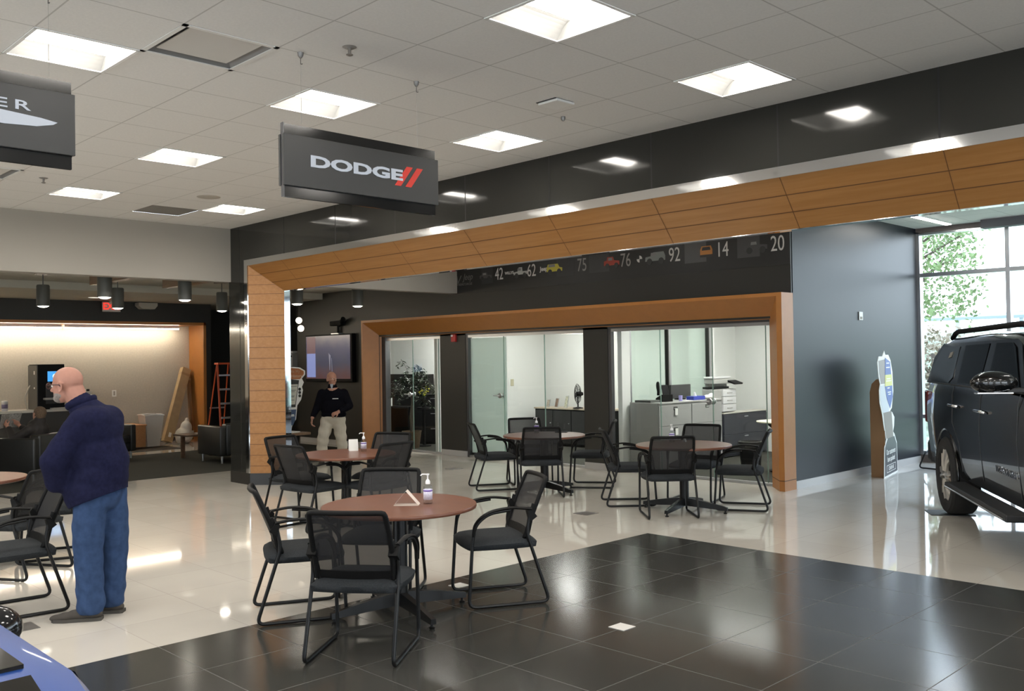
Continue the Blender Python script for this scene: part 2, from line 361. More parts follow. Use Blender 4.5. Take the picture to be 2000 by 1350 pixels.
# back edge metal: jamb return and underside strip
box(b, X1-.004,X1+.004,Y1,7.00,.165,Z1+.01); box(b, X1,XE,Y1,7.00,Z1-.004,Z1+.004); struct('trim_2', b, mat('mirror_steel',(.75,.78,.82),.04,metal=1))
b = B(); faces(b, [(X0,Y0+.002,.165),(X1,Y1,.165),(X1,Y1,Z1),(X0,Y0+.002,Z0),(-12.09,7.0,.165),(-12.09,7.0,Z1+.1)], [(0,1,2,3)])
faces(b, [(X0,Y0+.002,Z0),(X1,Y1,Z1),(XE,Y1,Z1),(XE,Y0+.002,Z0)], [(0,1,2,3)])
# give the lining thickness behind
faces(b, [(-12.09,Y0+.01,.165),(-11.65,7.0,.165),(-11.65,7.0,3.185),(-12.09,Y0+.01,3.185)], [(0,1,2,3)])
faces(b, [(X1,7.0,Z1),(XE,7.0,Z1),(XE,7.0,3.19),(X1,7.0,3.19)], [(0,1,2,3)])
struct('trim_3', b, M_oak)
# grooves between the oak boards
b = B()
def on_jamb(t): return Vector((X0+(X1-X0)*t, Y0+(Y1-Y0)*t, 0))
nj = Vector((1,-1,0)).normalized()*.0015
zj = [2.965,2.83]+[2.70-.152*i for i in range(17)]
zj = [z for z in zj if z > .2]
for z in zj:
    t1 = 1.0 if z < Z1 else (Z0-z)/(Z0-Z1)
    a, c = on_jamb(0)+nj, on_jamb(t1)+nj
    faces(b, [(a.x,a.y,z-.003),(c.x,c.y,z-.003),(c.x,c.y,z+.003),(a.x,a.y,z+.003)], [(0,1,2,3)])
nz = Vector((0,-1,-1)).normalized()*.0015
for t in (.335,.665):
    x0 = X0+(X1-X0)*t; y = Y0+(Y1-Y0)*t; z = Z0+(Z1-Z0)*t; d = .0032
    faces(b, [(x0,y-d+nz.y,z+d+nz.z),(XE,y-d+nz.y,z+d+nz.z),(XE,y+d+nz.y,z-d+nz.z),(x0,y+d+nz.y,z-d+nz.z)], [(0,1,2,3)])
for k in range(-6,9):
    x = -3.68+1.235*k+.0
    t0 = 0
    if x < X0+.05: continue
    faces(b, [(x-.003,Y0+nz.y,Z0+nz.z),(x+.003,Y0+nz.y,Z0+nz.z),(x-.03,Y1+nz.y,Z1+nz.z),(x-.036,Y1+nz.y,Z1+nz.z)], [(0,1,2,3)])
struct('trim_4', b, M_groove)
# ---- orange maple portal round the office front
b = B(); OX0, OX1, OZ = -15.06, -5.985, 2.515; IX0, IX1, IZ = -14.83, -6.345, 2.19; FY, BY = 10.633, 10.955
def frame_face(bm, o, i):   # o,i = (x0,x1,z,y)
    faces(bm, [(o[0],o[3],0),(o[0],o[3],o[2]),(o[1],o[3],o[2]),(o[1],o[3],0),(i[0],i[3],0),(i[0],i[3],i[2]),(i[1],i[3],i[2]),(i[1],i[3],0)], [(0,4,5,1),(1,5,6,2),(2,6,7,3)])
frame_face(b, (OX0,OX1,OZ,FY), (OX0+.045,OX1-.075,OZ-.045,FY))
frame_face(b, (OX0+.045,OX1-.075,OZ-.045,FY), (IX0,IX1,IZ,BY))
faces(b, [(OX1,FY,0),(OX1,10.925,0),(OX1,10.925,OZ),(OX1,FY,OZ),(OX0,FY,0),(OX0,10.925,0),(OX0,10.925,OZ),(OX0,FY,OZ)], [(0,1,2,3),(4,5,6,7),(3,2,6,7)])
struct('trim_5', b, M_orange)
b = B(); 
frame_line = [(OX1+.0015,10.92),(OX1+.0015,FY-.0015),(OX1-.075,FY-.0015),(IX1+.0-.0015,BY-.002)]
for (a,c) in zip(frame_line, frame_line[1:]): faces(b, [(a[0],a[1],.125),(c[0],c[1],.125),(c[0],c[1],.137),(a[0],a[1],.137)], [(0,1,2,3)])
struct('trim_6', b, M_groove)
# head channel over the glass
b = B(); box(b,-14.85,-6.33,10.97,11.10,2.16,2.22); struct('trim_7', b, M_alud)
# dark posts of the office portal
b = B(); box(b,-14.87,-14.72,10.96,11.08,0,2.2); struct('trim_8', b, M_alud)
# ---- glass fronts
def glassfront(n, x0, x1, seams, label=None):
    f = struct(n, (lambda b: box(b,x0,x1,10.985,11.045,2.115,2.165) and box(b,x0,x1,10.985,11.045,0,.035))(B()), M_alu)
    xs = [x0]+seams+[x1]
    for a, c in zip(xs, xs[1:]): mk('pane', box(B(),a+.006,c-.006,11.01,11.022,.035,2.115), M_glass, f)
    e = B()
    for s in seams: box(e, s-.003,s+.003,11.006,11.026,.035,2.115)
    mk('glass_edge', e, M_edge, f)
    return f
g1 = glassfront('window_3', -14.72,-13.07,[-13.93,-13.17]); g2 = glassfront('window_4', -12.37,-9.60,[-11.44,-10.48]); g3 = glassfront('window_5', -9.11,-6.345,[-8.16,-7.27,-6.44])
def lever(x, z, par):
    b = B(); lathe(b, [(.0,-.06),(.045,-.06),(.045,-.045),(.02,-.04),(.02,.04),(.045,.045),(.045,.06),(0,.06)], (x,11.016,z), 16, 'y'); tube(b, fillet([(x,10.955,z),(x,10.93,z),(x-.12,10.925,z+.005)], .02), .009)
    mk('door_handle', b, M_alu, par, 40)
lever(-13.98,1.08,g1); lever(-11.50,1.10,g2); lever(-7.30,1.09,g3)
b = B(); box(b,-12.33,-11.43,11.06,11.075,.04,2.10); fd = struct('door_1', b, M_frost); mk('door_rail', box(B(),-12.33,-11.43,11.055,11.08,.03,.075), M_black, fd)
# vertical edge profiles beside the pillars
b = B(); box(b,-12.37,-12.32,10.98,11.05,.0,2.16); box(b,-9.11,-9.05,10.98,11.05,0,2.16); struct('trim_9', b, M_alud)
# ---- outdoors
b = B(); N = 26; random.seed(3)
vv = []
for i in range(N+1):
    for j in range(N+1):
        x = -45+70*i/N; y = 15.2+45*j/N; d = (y-15.2); t = min(1,max(0,(d-3)/13)); z = -.15+2.55*(t*t*(3-2*t))+random.uniform(-.05,.05)*(d>2)
        vv.append(b.verts.new((x,y,z)))
for i in range(N):
    for j in range(N): a = i*(N+1)+j; b.faces.new((vv[a],vv[a+N+1],vv[a+N+2],vv[a+1]))
gm = mat('meadow_grass',(.26,.30,.20),.95,noise=.35,nscale=3)
gr = mk('grass_bank', b, gm, None, 60); gr['kind'] = 'structure'; gr.name = 'ground_outside'
# ================================================================ CEILING FITTINGS
def make_troffer():
    t = thing('ceiling_light','', 'ceiling light')
    s = TS/2+.003; b = B()
    for (x0,x1,y0,y1) in ((-s,s,-s,-s+.022),(-s,s,s-.022,s),(-s,-s+.022,-s,s),(s-.022,s,-s,s)): box(b,x0,x1,y0,y1,-.007,-.001)
    mk('frame', b, mat('white_lamp_frame',(.85,.85,.83),.35), t)
    b = B(); w = s-.02; h = .10
    # curved side reflectors from the frame up to the lamp trough, and end plates
    for sg in (-1,1):
        pr = []
        for k in range(7):
            u = k/6; pr.append((sg*(w-(w-.16)*u), h*(1-(1-u)**2)))
        for (a,c) in zip(pr,pr[1:]): faces(b, [(a[0],-w,a[1]),(c[0],-w,c[1]),(c[0],w,c[1]),(a[0],w,a[1])], [(0,1,2,3)])
    box(b,-w,w,-w-.004,-w,0,h+.02); box(b,-w,w,w,w+.004,0,h+.02); box(b,-w,w,-w,w,h+.02,h+.03)
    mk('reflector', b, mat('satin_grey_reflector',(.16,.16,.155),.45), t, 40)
    b = B(); n = 10
    for k in range(n):
        a0 = -.17+.34*k/n; a1 = -.17+.34*(k+1)/n; z = lambda a: h-.075*cos(a/.17*pi/2)
        faces(b, [(a0,-w,z(a0)),(a1,-w,z(a1)),(a1,w,z(a1)),(a0,w,z(a0))], [(0,1,2,3)])
    mk('diffuser', b, M_diff, t, 40)
    return t
trof = make_troffer()
LBL = {(0,3):'square recessed ceiling light, third from the left in the row nearest the dark wall',
 (4,3):'square recessed ceiling light near the dark bulkhead at the upper right',(4,0):'large square recessed ceiling light cut by the top edge of the frame',
 (0,0):'square recessed ceiling light right above the hanging sign with red stripes',(-4,0):'square recessed ceiling light between the two hanging signs',
 (-8,0):'square recessed ceiling light low at the left under the winged sign',(-8,3):'square recessed ceiling light nearest the inside corner of the dark wall, beside the vent grille',
 (-4,3):'square recessed ceiling light hidden behind the hanging sign with red stripes',(0,-3):'square recessed ceiling light cut by the left edge of the frame above the winged sign'}
first = True
for i in TX:
    for j in TY:
        P = (GX+(i+.5)*TS, GY+(j+.5)*TS, CEIL)
        lb = LBL.get((i,j)); grp = 'square ceiling lights of the hall' if lb else 'square ceiling lights outside the frame'
        if not lb: lb = 'square recessed ceiling light of the hall outside the frame'
        if first: trof.location = P; trof['label'] = lb; trof['group'] = grp; first = False
        else: dup(trof, P, 0, lb, grp)
def diffuser_vent(i,j,label):
    t = thing('ceiling_vent',label,'air vent',(GX+(i+.5)*TS, GY+(j+.5)*TS, CEIL)); s = TS/2+.004; b = B()
    for (x0,x1,y0,y1) in ((-s,s,-s,-s+.03),(-s,s,s-.03,s),(-s,-s+.03,-s,s),(s-.03,s,-s,s)): box(b,x0,x1,y0,y1,-.006,-.001)
    mk('frame', b, M_enam, t)
    b = B(); w = TS/2-.012; n = s-.11
    faces(b, [(-w,-w,0),(w,-w,0),(w,w,0),(-w,w,0),(-n,-n,.11),(n,-n,.11),(n,n,.11),(-n,n,.11)], [(0,1,5,4),(1,2,6,5),(2,3,7,6),(3,0,4,7),(4,5,6,7)])
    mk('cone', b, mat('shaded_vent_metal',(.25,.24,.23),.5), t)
    mk('plaque', box(B(),-n-.035,n+.035,-n-.035,n+.035,.012,.018,.002,1), mat('vent_plaque',(.60,.585,.56),.6), t); return t
diffuser_vent(1,-2,'square air diffuser with a flat centre plate in the ceiling at the upper left')
diffuser_vent(-7,-2,'air diffuser at the left edge of the frame just below the winged sign')
t = thing('return_grille','dark square return air grille in the ceiling above the grey soffit','air vent',(GX-8.5*TS,GY+2.5*TS,CEIL)); b = B(); s = TS/2-.004
for k in range(25): box(b,-s+.02+k*(2*s-.04)/24-.002,-s+.02+k*(2*s-.04)/24+.002,-s,s,-.002,.02); box(b,-s,s,-s+.02+k*(2*s-.04)/24-.002,-s+.02+k*(2*s-.04)/24+.002,-.002,.02)
mk('grille', b, mat('grille_metal',(.32,.29,.25),.5), t); mk('duct', box(B(),-s,s,-s,s,.09,.1), M_alud, t)
b = B(); lathe(b, [(0,-.012),(.09,-.012),(.13,-.004),(.135,.0)], (-10.25,5.1,CEIL), 28); tag(mk('ceiling_speaker', b, mat('speaker_grille',(.42,.39,.34),.7), None, 40),'round flush ceiling speaker beside the light near the vent grille','speaker')
def sprinkler(x,y,label):
    t = thing('sprinkler',label,'sprinkler',(x,y,CEIL)); mk('escutcheon', lathe(B(), [(0,-.008),(.03,-.008),(.045,0)]), mat('grey_metal_ring',(.35,.34,.33),.4,metal=.5), t, 40)
    b = B(); lathe(b, [(0,-.055),(.012,-.055),(.022,-.05),(.022,-.047),(.01,-.045),(.01,-.005)], (0,0,0), 12); mk('head', b, mat('sprinkler_metal',(.3,.28,.26),.35,metal=.8), t, 40)
sprinkler(-4.80,3.33,'small ceiling sprinkler above the hanging sign with red stripes'); sprinkler(-10.27,3.29,'small ceiling sprinkler below the winged sign at the left')
t = thing('access_point','flat white square wireless device with a dark edge on the ceiling','ceiling device',(-4.80,5.22,CEIL)); mk('housing', box(B(),-.10,.10,-.10,.10,-.022,-.003,.006), M_enam, t); mk('gap', box(B(),-.108,.092,-.112,.088,-.005,0), mat('dark_gap',(.05,.05,.05),.6), t)
def hook(x,y,z1,label):
    t = thing('ceiling_hook',label,'ceiling hook',(x,y,CEIL)); b = B(); lathe(b, [(.0,-.035),(.008,-.035),(.017,-.02),(.020,0)], (0,0,0), 10); tube(b, [(0,0,-.03),(0,0,-.075)], .003,6); tube(b, fillet([(0,0,-.07),(.014,0,-.078),(.02,0,-.074)],.004), .003, 6); mk('clip', b, mat('hook_metal',(.22,.21,.20),.4,metal=.7), t, 40)
    mk('wire', tube(B(), [(0,0,-.05),(0,0,z1-CEIL)], .0011, 5), mat('steel_wire',(.45,.44,.42),.4,metal=.6), t)
hook(-5.09,3.16,3.225,'hook and thin wire holding the left end of the sign with red stripes'); hook(-5.09,4.09,3.225,'hook and thin wire holding the right end of the sign with red stripes'); hook(-5.09,1.66,3.225,'hook and thin wire holding the winged sign at the left')
t = thing('ceiling_clip','tiny bare hook under the ceiling near the flat square device','ceiling hook',(-5.05,5.57,CEIL)); mk('clip', lathe(B(), [(0,-.035),(.010,-.035),(.018,-.02),(.018,0)], (0,0,0), 10), MATS['hook_metal'], t, 40)
t = thing('linear_light','long thin glowing strip light on the ceiling by the tall window','strip light',(-5.40,13.95,CEIL),0); mk('housing', box(B(),-.05,.05,-.66,.66,-.02,0), M_enam, t); mk('diffuser', box(B(),-.04,.04,-.65,.65,-.028,-.02), mat('strip_diffuser',(.9,.9,.9),.5,emit=(1,.97,.92),es=26), t)
for k,(x,y) in enumerate(((-2.5,12.8),(0.5,12.8),(3.5,12.8),(-11.2,8.95),(-8.7,8.95),(-6.2,8.95),(-3.7,8.95),(-1.2,8.95),(1.3,8.95),(3.8,8.95))):
    r = dup(t,(x,y,CEIL),0,'added strip light brightening the aisle, unseen behind the oak lining or outside the frame','added unseen strip lights of the aisle')  # unseen strip lights added to brighten the aisle and its floor
sprinkler(-5.0,13.1,'tiny sprinkler on the pale ceiling beside the strip light by the window')
b = B(); box(b,-4.95,XE-.1,14.62,14.80,3.555,CEIL-.002); tag(mk('roller_shade_box', b, mat('shade_fabric_grey',(.13,.13,.14),.8)),'long grey roller shade box under the ceiling over the tall window','window shade')
# ---- hanging brand signs
M_signf = mat('satin_charcoal_sign_face',(.040,.040,.040),.38,spec=.4); M_signb = mat('glossy_black_sign_back',(.010,.010,.010),.12)
M_letter = mat('silver_sign_lettering',(.50,.54,.62),.35); M_red = mat('red_sign_stripe',(.62,.035,.022),.45)
def sign(y0,y1,label):
    t = thing('hanging_sign',label,'sign',(-5.09,(y0+y1)/2,2.99)); h = (y1-y0)/2
    mk('back_panel', box(B(),-.045,-.022,-h+.012,h-.012,-.23,.23), M_signb, t)
    mk('face_panel', box(B(),-.022,0,-h,h,-.16,.163,.002,1), M_signf, t)
    mk('rear_face_panel', box(B(),-.067,-.045,-h,h,-.16,.163,.002,1), M_signf, t)
    mk('edge_strip', box(B(),-.05,-.018,-h+.006,-h+.012,-.23,.235), M_alud, t)
    return t
def sign_txt(t, txt, size, y, z, m, name='lettering', **k):
    b = text_bm(txt, size, .004, **k); place_bm(b, (.0025,y,z), (0,1,0), (0,0,1)); return mk(name, b, m, t)
t = sign(3.033,4.278,'black hanging sign reading DODGE with two red slanted stripes')
yc = (3.033+4.278)/2
sign_txt(t,'DODGE',.098, (3.18+3.99)/2-yc, .008, M_letter, bold=.004, sx=2.12)
for (ya,yb) in ((3.955,4.045),(4.045,4.135)):
    b = B(); w = .052; d = .105
    pp = [(yb-w,.078),(yb,.078),(yb-d,-.062),(yb-w-d,-.062)]
    pp = [(p[0]-yc,p[1]) for p in pp]; prism(b, pp, 'x', .0005, .003); mk('stripe', b, M_red, t)
t = sign(.545,1.79,'black hanging sign with silver letters and a long silver wing at the left edge'); yc = (.545+1.79)/2
sign_txt(t,'CHRYSLER',.068, 1.17-yc, .060, M_letter, bold=.0008, sx=1.95, space=1.38)
b = B(); prism(b, [(1.70-yc,.000),(1.62-yc,.012),(1.42-yc,.026),(1.27-yc,.028),(1.27-yc,-.040),(1.45-yc,-.044),(1.60-yc,-.034),(1.68-yc,-.014)], 'x', .0005,.004)
prism(b, [(.635-yc,.000),(.715-yc,.012),(.915-yc,.026),(1.065-yc,.028),(1.065-yc,-.040),(.885-yc,-.044),(.735-yc,-.034),(.655-yc,-.014)], 'x', .0005,.004); mk('wing', b, M_letter, t)
b = B(); prism(b, [(1.065-yc,-.035),(1.27-yc,-.035),(1.25-yc,.03),(1.085-yc,.03)], 'x', .0005,.005); mk('badge', b, mat('blue_badge',(.03,.06,.2),.3), t)
# ---- lounge pendants
def make_can():
    t = thing('pendant_light','','pendant light'); b = B(); lathe(b, [(.080,.012),(.095,.0),(.095,.31),(.085,.33),(.0,.33)], (0,0,0), 28, caps=False); lathe(b, [(.0,.03),(.080,.03),(.080,.012)], (0,0,0), 28, caps=False); mk('shade', b, mat('grey_green_metal_can',(.075,.075,.066),.5), t, 40)
    mk('lamp', lathe(B(), [(0,-.020),(.045,-.016),(.076,0),(.078,.014),(0,.016)], (0,0,0), 24), mat('can_lamp_glow',(.9,.9,.9),.5,emit=(1,.93,.80),es=24), t, 40)
    mk('stem', tube(B(), [(0,0,.32),(0,0,.52)], .008, 8), M_alud, t); mk('canopy', box(B(),-.10,.10,-.10,.10,.49,.515), wood_mat('pendant_wood_canopy',(.12,.065,.035),(.16,.09,.05)), t); return t
can = make_can()
cl = [(-12.95,4.92,'grey can pendant light of the front row, leftmost, over the dark lounge'),(-12.95,6.06,'grey can pendant light of the front row, between the exit sign and the dark corner'),
 (-12.95,7.92,'grey can pendant light just right of the oak jamb, under the oak lining'),(-12.95,9.08,'grey can pendant light above the wall television'),
 (-15.3,4.88,'small grey can pendant light at the far left over the seated person'),(-15.3,6.02,'small grey can pendant light in front of the exit sign'),(-15.3,7.84,'small grey can pendant light touching the left edge of the dark bulkhead')]
for k,(x,y,l) in enumerate(cl):
    if k == 0: can.location = (x,y,2.65); can['label'] = l; can['group'] = 'grey can pendant lights of the lounge'
    else: dup(can,(x,y,2.65),0,l,'grey can pendant lights of the lounge')
for k,(y,l) in enumerate(((5.30,'brown timber beam under the lounge ceiling left of the exit sign'),(6.42,'brown timber beam under the lounge ceiling right of the exit sign'))):
    tag(mk('timber_beam', box(B(),-14.38,-12.72,y-.06,y+.06,2.93,3.17), wood_mat('brown_timber',(.16,.085,.04),(.21,.12,.06))), l, 'beam')
for (x,y,l) in ((-18.56,6.85,'flush ceiling downlight left of the exit sign'),(-18.48,8.65,'flush ceiling downlight above the can pendants right of the wall speaker')):
    b = B(); lathe(b, [(0,-.003),(.09,-.003),(.11,0)], (x,y,3.04), 24); tag(mk('downlight', b, mat('downlight_glow',(.9,.88,.8),.5,emit=(1,.93,.8),es=.8), None, 40), l, 'downlight')
for k,(y0,y1) in enumerate(((-.8,2.6),(2.65,6.70),(6.75,9.17))):
    t = thing('cove_light',('strip light along the niche top outside the frame at the left','long glowing strip light along the top of the niche at the left','glowing strip light along the top of the niche, its right part')[k],'strip light',(-19.93,(y0+y1)/2,2.50))
    h = (y1-y0)/2; mk('housing', box(B(),-.03,.03,-h,h,.012,.07), M_enam, t); mk('tube', box(B(),-.022,.022,-h,h,-.012,.012), mat('cove_glow',(.9,.9,.9),.5,emit=(1,.90,.72),es=46), t)
t = thing('exit_sign','lit EXIT sign with red letters above the niche','exit sign',(-19.40,7.50,2.93)); mk('housing', box(B(),-.03,.03,-.18,.18,-.11,.09,.006), mat('exit_housing',(.62,.58,.54),.5), t)
b = text_bm('EXIT',.19,.004,bold=.006,sx=.95); place_bm(b,(.034,0,-.005),(0,1,0),(0,0,1)); mk('lettering', b, mat('exit_red',(.8,.05,.03),.5,emit=(1,.06,.04),es=.6), t); mk('stem', box(B(),-.02,.02,-.03,.03,.09,.11), M_enam, t)
t = thing('emergency_light','boxy beige emergency light under the lounge ceiling right of the exit sign','emergency light',(-19.38,8.22,2.96)); b = B(); prism(b, [(-.20,.06),(.20,.06),(.20,0),(.14,-.07),(-.12,-.07),(-.20,-.0)], 'x', -.1,.1); mk('housing', b, mat('beige_plastic',(.42,.39,.32),.5), t)
# globes
for k,(y,z,l) in enumerate(((9.55,2.70,'glowing round glass globe, half hidden by the oak jamb'),(9.76,2.54,'glowing glass globe, upper one of the pair right of the oak jamb'),(9.74,2.38,'glowing glass globe, lowest of the cluster beside the television wall'))):
    t = thing('globe_pendant',l,'pendant light',(-16.0+.1*k,y,z),0,'glass globe cluster'); mk('globe', ell(B(),(0,0,0),(.06,.06,.06)), mat('globe_glow',(.9,.9,.9),.4,emit=(1,.85,.65),es=7), t, 180); mk('cord', tube(B(), [(0,0,.055),(0,0,3.17-z)], .004, 6), M_black, t)
# ================================================================ TABLES, CHAIRS AND WHAT STANDS ON THEM
def make_chair():
    t = thing('mesh_chair','', 'chair')
    for s in (-1,1):
        x = .262*s
        pts = fillet([(x*.97,-.172,.665),(x*.98,-.14,.50),(x,-.30,.0135),(x,.285,.0135),(x,.255,.46),(x*1.02,.235,.58),(x*1.03,.14,.655),(x*1.03,-.02,.672)], .055, 5)
        mk('side_frame', tube(B(), pts, .0125, 8), M_blackm, t, 60)
        ap = fillet([(x*1.01,.250,.50),(x*1.02,.240,.59),(x*1.03,.14,.668),(x*1.03,-.02,.690),(x*1.0,-.175,.668)], .07, 6)
        n = len(ap); rr = [.015+.010*sin(pi*i/(n-1)) for i in range(n)]
        mk('armrest', tube(B(), ap, rr, 8, flat=.010, side=(1,0,0)), M_blackp, t, 60)
        b = B(); prism(b, [(-.215,.615),(-.165,.680),(-.145,.655),(-.165,.58)], 'x', s*.215, s*.272); mk('arm_bracket', b, M_blackp, t)
        mk('upright', tube(B(), [(s*.232,-.145,.47),(s*.236,-.175,.60),(s*.238,-.205,.70)], .013, 8, flat=.02, side=(1,0,0)), M_blackp, t, 60)
    b = B(); tube(b, [(-.258,-.118,.425),(.258,-.118,.425)], .011, 8); tube(b, [(-.258,.19,.41),(.258,.19,.41)], .011, 8); mk('crossbar', b, M_blackm, t, 60)
    # seat: padded slab, rounded front, slight crown
    b = B(); nx, ny = 12, 12
    def sp(u, v):   # u,v in -1..1 -> superellipse footprint
        x = u*math.sqrt(1-v*v*.20)*.278; y = .03+v*math.sqrt(1-u*u*.16)*.268; return x, y
    top = [[None]*(ny+1) for _ in range(nx+1)]; bot = [[None]*(ny+1) for _ in range(nx+1)]
    for i in range(nx+1):
        for j in range(ny+1):
            u, v = -1+2*i/nx, -1+2*j/ny; x, y = sp(u,v); e = max(abs(u),abs(v))
            crown = (1-e**6)*.036-.014*max(0,v)**3
            top[i][j] = b.verts.new((x,y,.438+crown)); bot[i][j] = b.verts.new((x*.98,.035+(y-.035)*.98,.402-(1-e**6)*.016))
    for i in range(nx):
        for j in range(ny):
            b.faces.new((top[i][j],top[i+1][j],top[i+1][j+1],top[i][j+1])); b.faces.new((bot[i][j],bot[i][j+1],bot[i+1][j+1],bot[i+1][j]))
    per = [(i,0) for i in range(nx)]+[(nx,j) for j in range(ny)]+[(i,ny) for i in range(nx,0,-1)]+[(0,j) for j in range(ny,0,-1)]
    for k in range(len(per)):
        a, c = per[k], per[(k+1)%len(per)]; b.faces.new((top[a[0]][a[1]],bot[a[0]][a[1]],bot[c[0]][c[1]],top[c[0]][c[1]]))
    mk('seat', b, M_seat, t, 70)
    # back: mesh sheet and its frame
    def bp(x, z): return Vector((x, -.128-.15*((z-.46)/.42)-.030*(1-(x/.235)**2)-.02*((z-.46)/.42)**2, z))
    def hw(z): return .222+.012*sin((z-.46)/.42*pi)
    b = B(); g = []
    for j in range(11):
        z = .475+.385*j/10; g.append([b.verts.new(bp(-hw(z)+2*hw(z)*i/12, z)) for i in range(13)])
    for j in range(10):
        for i in range(12): b.faces.new((g[j][i],g[j][i+1],g[j+1][i+1],g[j+1][i]))
    mk('backrest', b, M_meshf, t, 180)
    b = B(); loop = []
    for k in range(9): z = .46+.41*k/8; loop.append(bp(-hw(z), z))
    for k in range(1,8): x = -hw(.87)+2*hw(.87)*k/8; loop.append(bp(x,.872))
    for k in range(9): z = .87-.41*k/8; loop.append(bp(hw(z), z))
    for k in range(1,8): x = hw(.46)-2*hw(.46)*k/8; loop.append(bp(x,.46-.012*(1-(x/.22)**2)))
    tube(b, fillet(loop, .018, 2, True), .016, 8, closed=True)
    z0 = .462   # wide lower band of the frame
    for i in range(12):
        xa = -hw(z0)+2*hw(z0)*i/12; xb = -hw(z0)+2*hw(z0)*(i+1)/12
        faces(b, [bp(xa,z0)+Vector((0,.006,-.01)),bp(xb,z0)+Vector((0,.006,-.01)),bp(xb,z0+.055)+Vector((0,.006,0)),bp(xa,z0+.055)+Vector((0,.006,0)),bp(xa,z0)+Vector((0,-.006,-.01)),bp(xb,z0)+Vector((0,-.006,-.01)),bp(xb,z0+.055)+Vector((0,-.006,0)),bp(xa,z0+.055)+Vector((0,-.006,0))],
              [(0,1,2,3),(4,7,6,5),(3,2,6,7),(0,4,5,1)])
    mk('back_frame', b, M_blackp, t, 60)
    return t
chair = make_chair(); _cf = [True]
def put_chair(x, y, head, label, group):
    global chair
    if _cf[0]: chair.location = (x,y,0); chair.rotation_euler = (0,0,RD(head-90)); chair['label'] = label; chair['group'] = group; _cf[0] = False; return chair
    return dup(chair, (x,y,0), head-90, label, group)
G1,G2,G3,G4,G5 = 'chairs around the nearest table','chairs around the table by the oak jamb','chairs around the left office table','chairs around the right office table','chairs around the left edge table'
for a in (
 (-4.6,3.24,127,'black mesh armchair nearest the camera, seen from behind, its base on the dark tiles',G1),
 (-5.64,3.44,64,'black mesh armchair at the left side of the nearest table',G1),
 (-4.91,4.64,-118,'black mesh armchair right of the nearest table, turned sideways, facing left',G1),
 (-5.69,4.19,-50,'black mesh armchair behind the nearest table, facing the camera',G1),
 (-8.41,5.29,97,'black mesh armchair in front of the second table, left of its post, seen from behind',G2),
 (-9.2,5.62,12,'black mesh armchair against the foot of the oak jamb',G2),
 (-8.0,5.84,186,'black mesh armchair at the right of the second table, slanted back top, nearer of two',G2),
 (-8.67,6.38,-64,'black mesh armchair at the far side of the second table, below the orange portal foot',G2),
 (-9.09,8.53,59,'black mesh armchair at the left end of the left office table',G3),
 (-8.15,8.45,140,'black mesh armchair seen straight from behind at the left office table',G3),
 (-8.21,9.53,-144,'black mesh armchair right of the left office table, in front of the dark pillar',G3),
 (-9.1,9.22,-33,'black mesh armchair behind the left office table, before the frosted door',G3),
 (-6.9,8.65,47,'black mesh armchair at the left of the right office table',G4),
 (-6.06,8.28,138,'black mesh armchair seen from behind at the right office table',G4),
 (-5.72,9.22,-153,'black mesh armchair at the right of the right office table, next to the orange post',G4),
 (-6.48,9.42,-73,'black mesh armchair behind the right office table, before the grey cabinets',G4),
 (-7.19,2.09,-95,'black mesh armchair at the left edge, its back overlapping the man in navy',G5),
 (-8.44,2.50,212,'black mesh armchair at the left edge with its back top highest, beside the glaring table',G5),
 (-9.02,2.95,-110,'black mesh armchair at the left edge, behind the standing man',G5),
): put_chair(*a)
def make_table():
    t = thing('round_table','','table')
    b = B(); lathe(b, [(0,.712),(.515,.712),(.527,.716),(.530,.722),(.530,.734),(.526,.740),(0,.740)], (0,0,0), 64); mk('tabletop', b, M_cherry, t, 40)
    b = B(); lathe(b, [(.0,.70),(.14,.70),(.14,.712)], (0,0,0), 24); lathe(b, [(.052,.06),(.052,.70)], (0,0,0), 20); mk('column', b, M_blackm, t, 40)
    for k in range(4):
        a = RD(77+90*k); d = Vector((cos(a),sin(a),0)); n = Vector((-sin(a),cos(a),0)); b = B()
        pr = []
        for i in range(8):
            u = i/7; r = .03+.47*u; zt = .145-.075*u**1.3; zb = .06-.025*u; w = .030-.010*u; pr.append((r,zt,zb,w))
        vs_ = []
        for (r,zt,zb,w) in pr: vs_.append([b.verts.new(d*r+n*w+Vector((0,0,zb))),b.verts.new(d*r-n*w+Vector((0,0,zb))),b.verts.new(d*r-n*w*.8+Vector((0,0,zt))),b.verts.new(d*r+n*w*.8+Vector((0,0,zt)))])
        for p, q_ in zip(vs_,vs_[1:]):
            for i in range(4): b.faces.new((p[i],p[(i+1)%4],q_[(i+1)%4],q_[i]))
        b.faces.new(vs_[0]); b.faces.new(vs_[-1][::-1])
        c = d*.475; lathe(b, [(.018,0),(.022,.012),(.010,.016),(.010,.05)], (c.x,c.y,0), 12)
        mk('leg', b, M_blackm, t, 40)
    return t
tb = make_table()
for k,(x,y,l) in enumerate(((-5.116,3.91,'round cherry table nearest the camera with an open folded card and a bottle'),(-8.38,5.70,'round cherry table in front of the oak jamb holding a white tent card'),
   (-8.31,8.70,'round cherry table before the frosted office door, a dark pad on it'),(-6.11,8.65,'round cherry table before the grey file cabinets'),(-9.30,2.27,'round pale-glaring table cut by the left edge of the frame'))):
    if k == 0: tb.location = (x,y,0); tb['label'] = l; tb['group'] = 'round cherry tables'
    else: dup(tb,(x,y,0),(12,40,10,25,5)[k],l,'round cherry tables')
M_clear = glass_mat('clear_gel_plastic',(.90,.93,.95),.05,1.6)
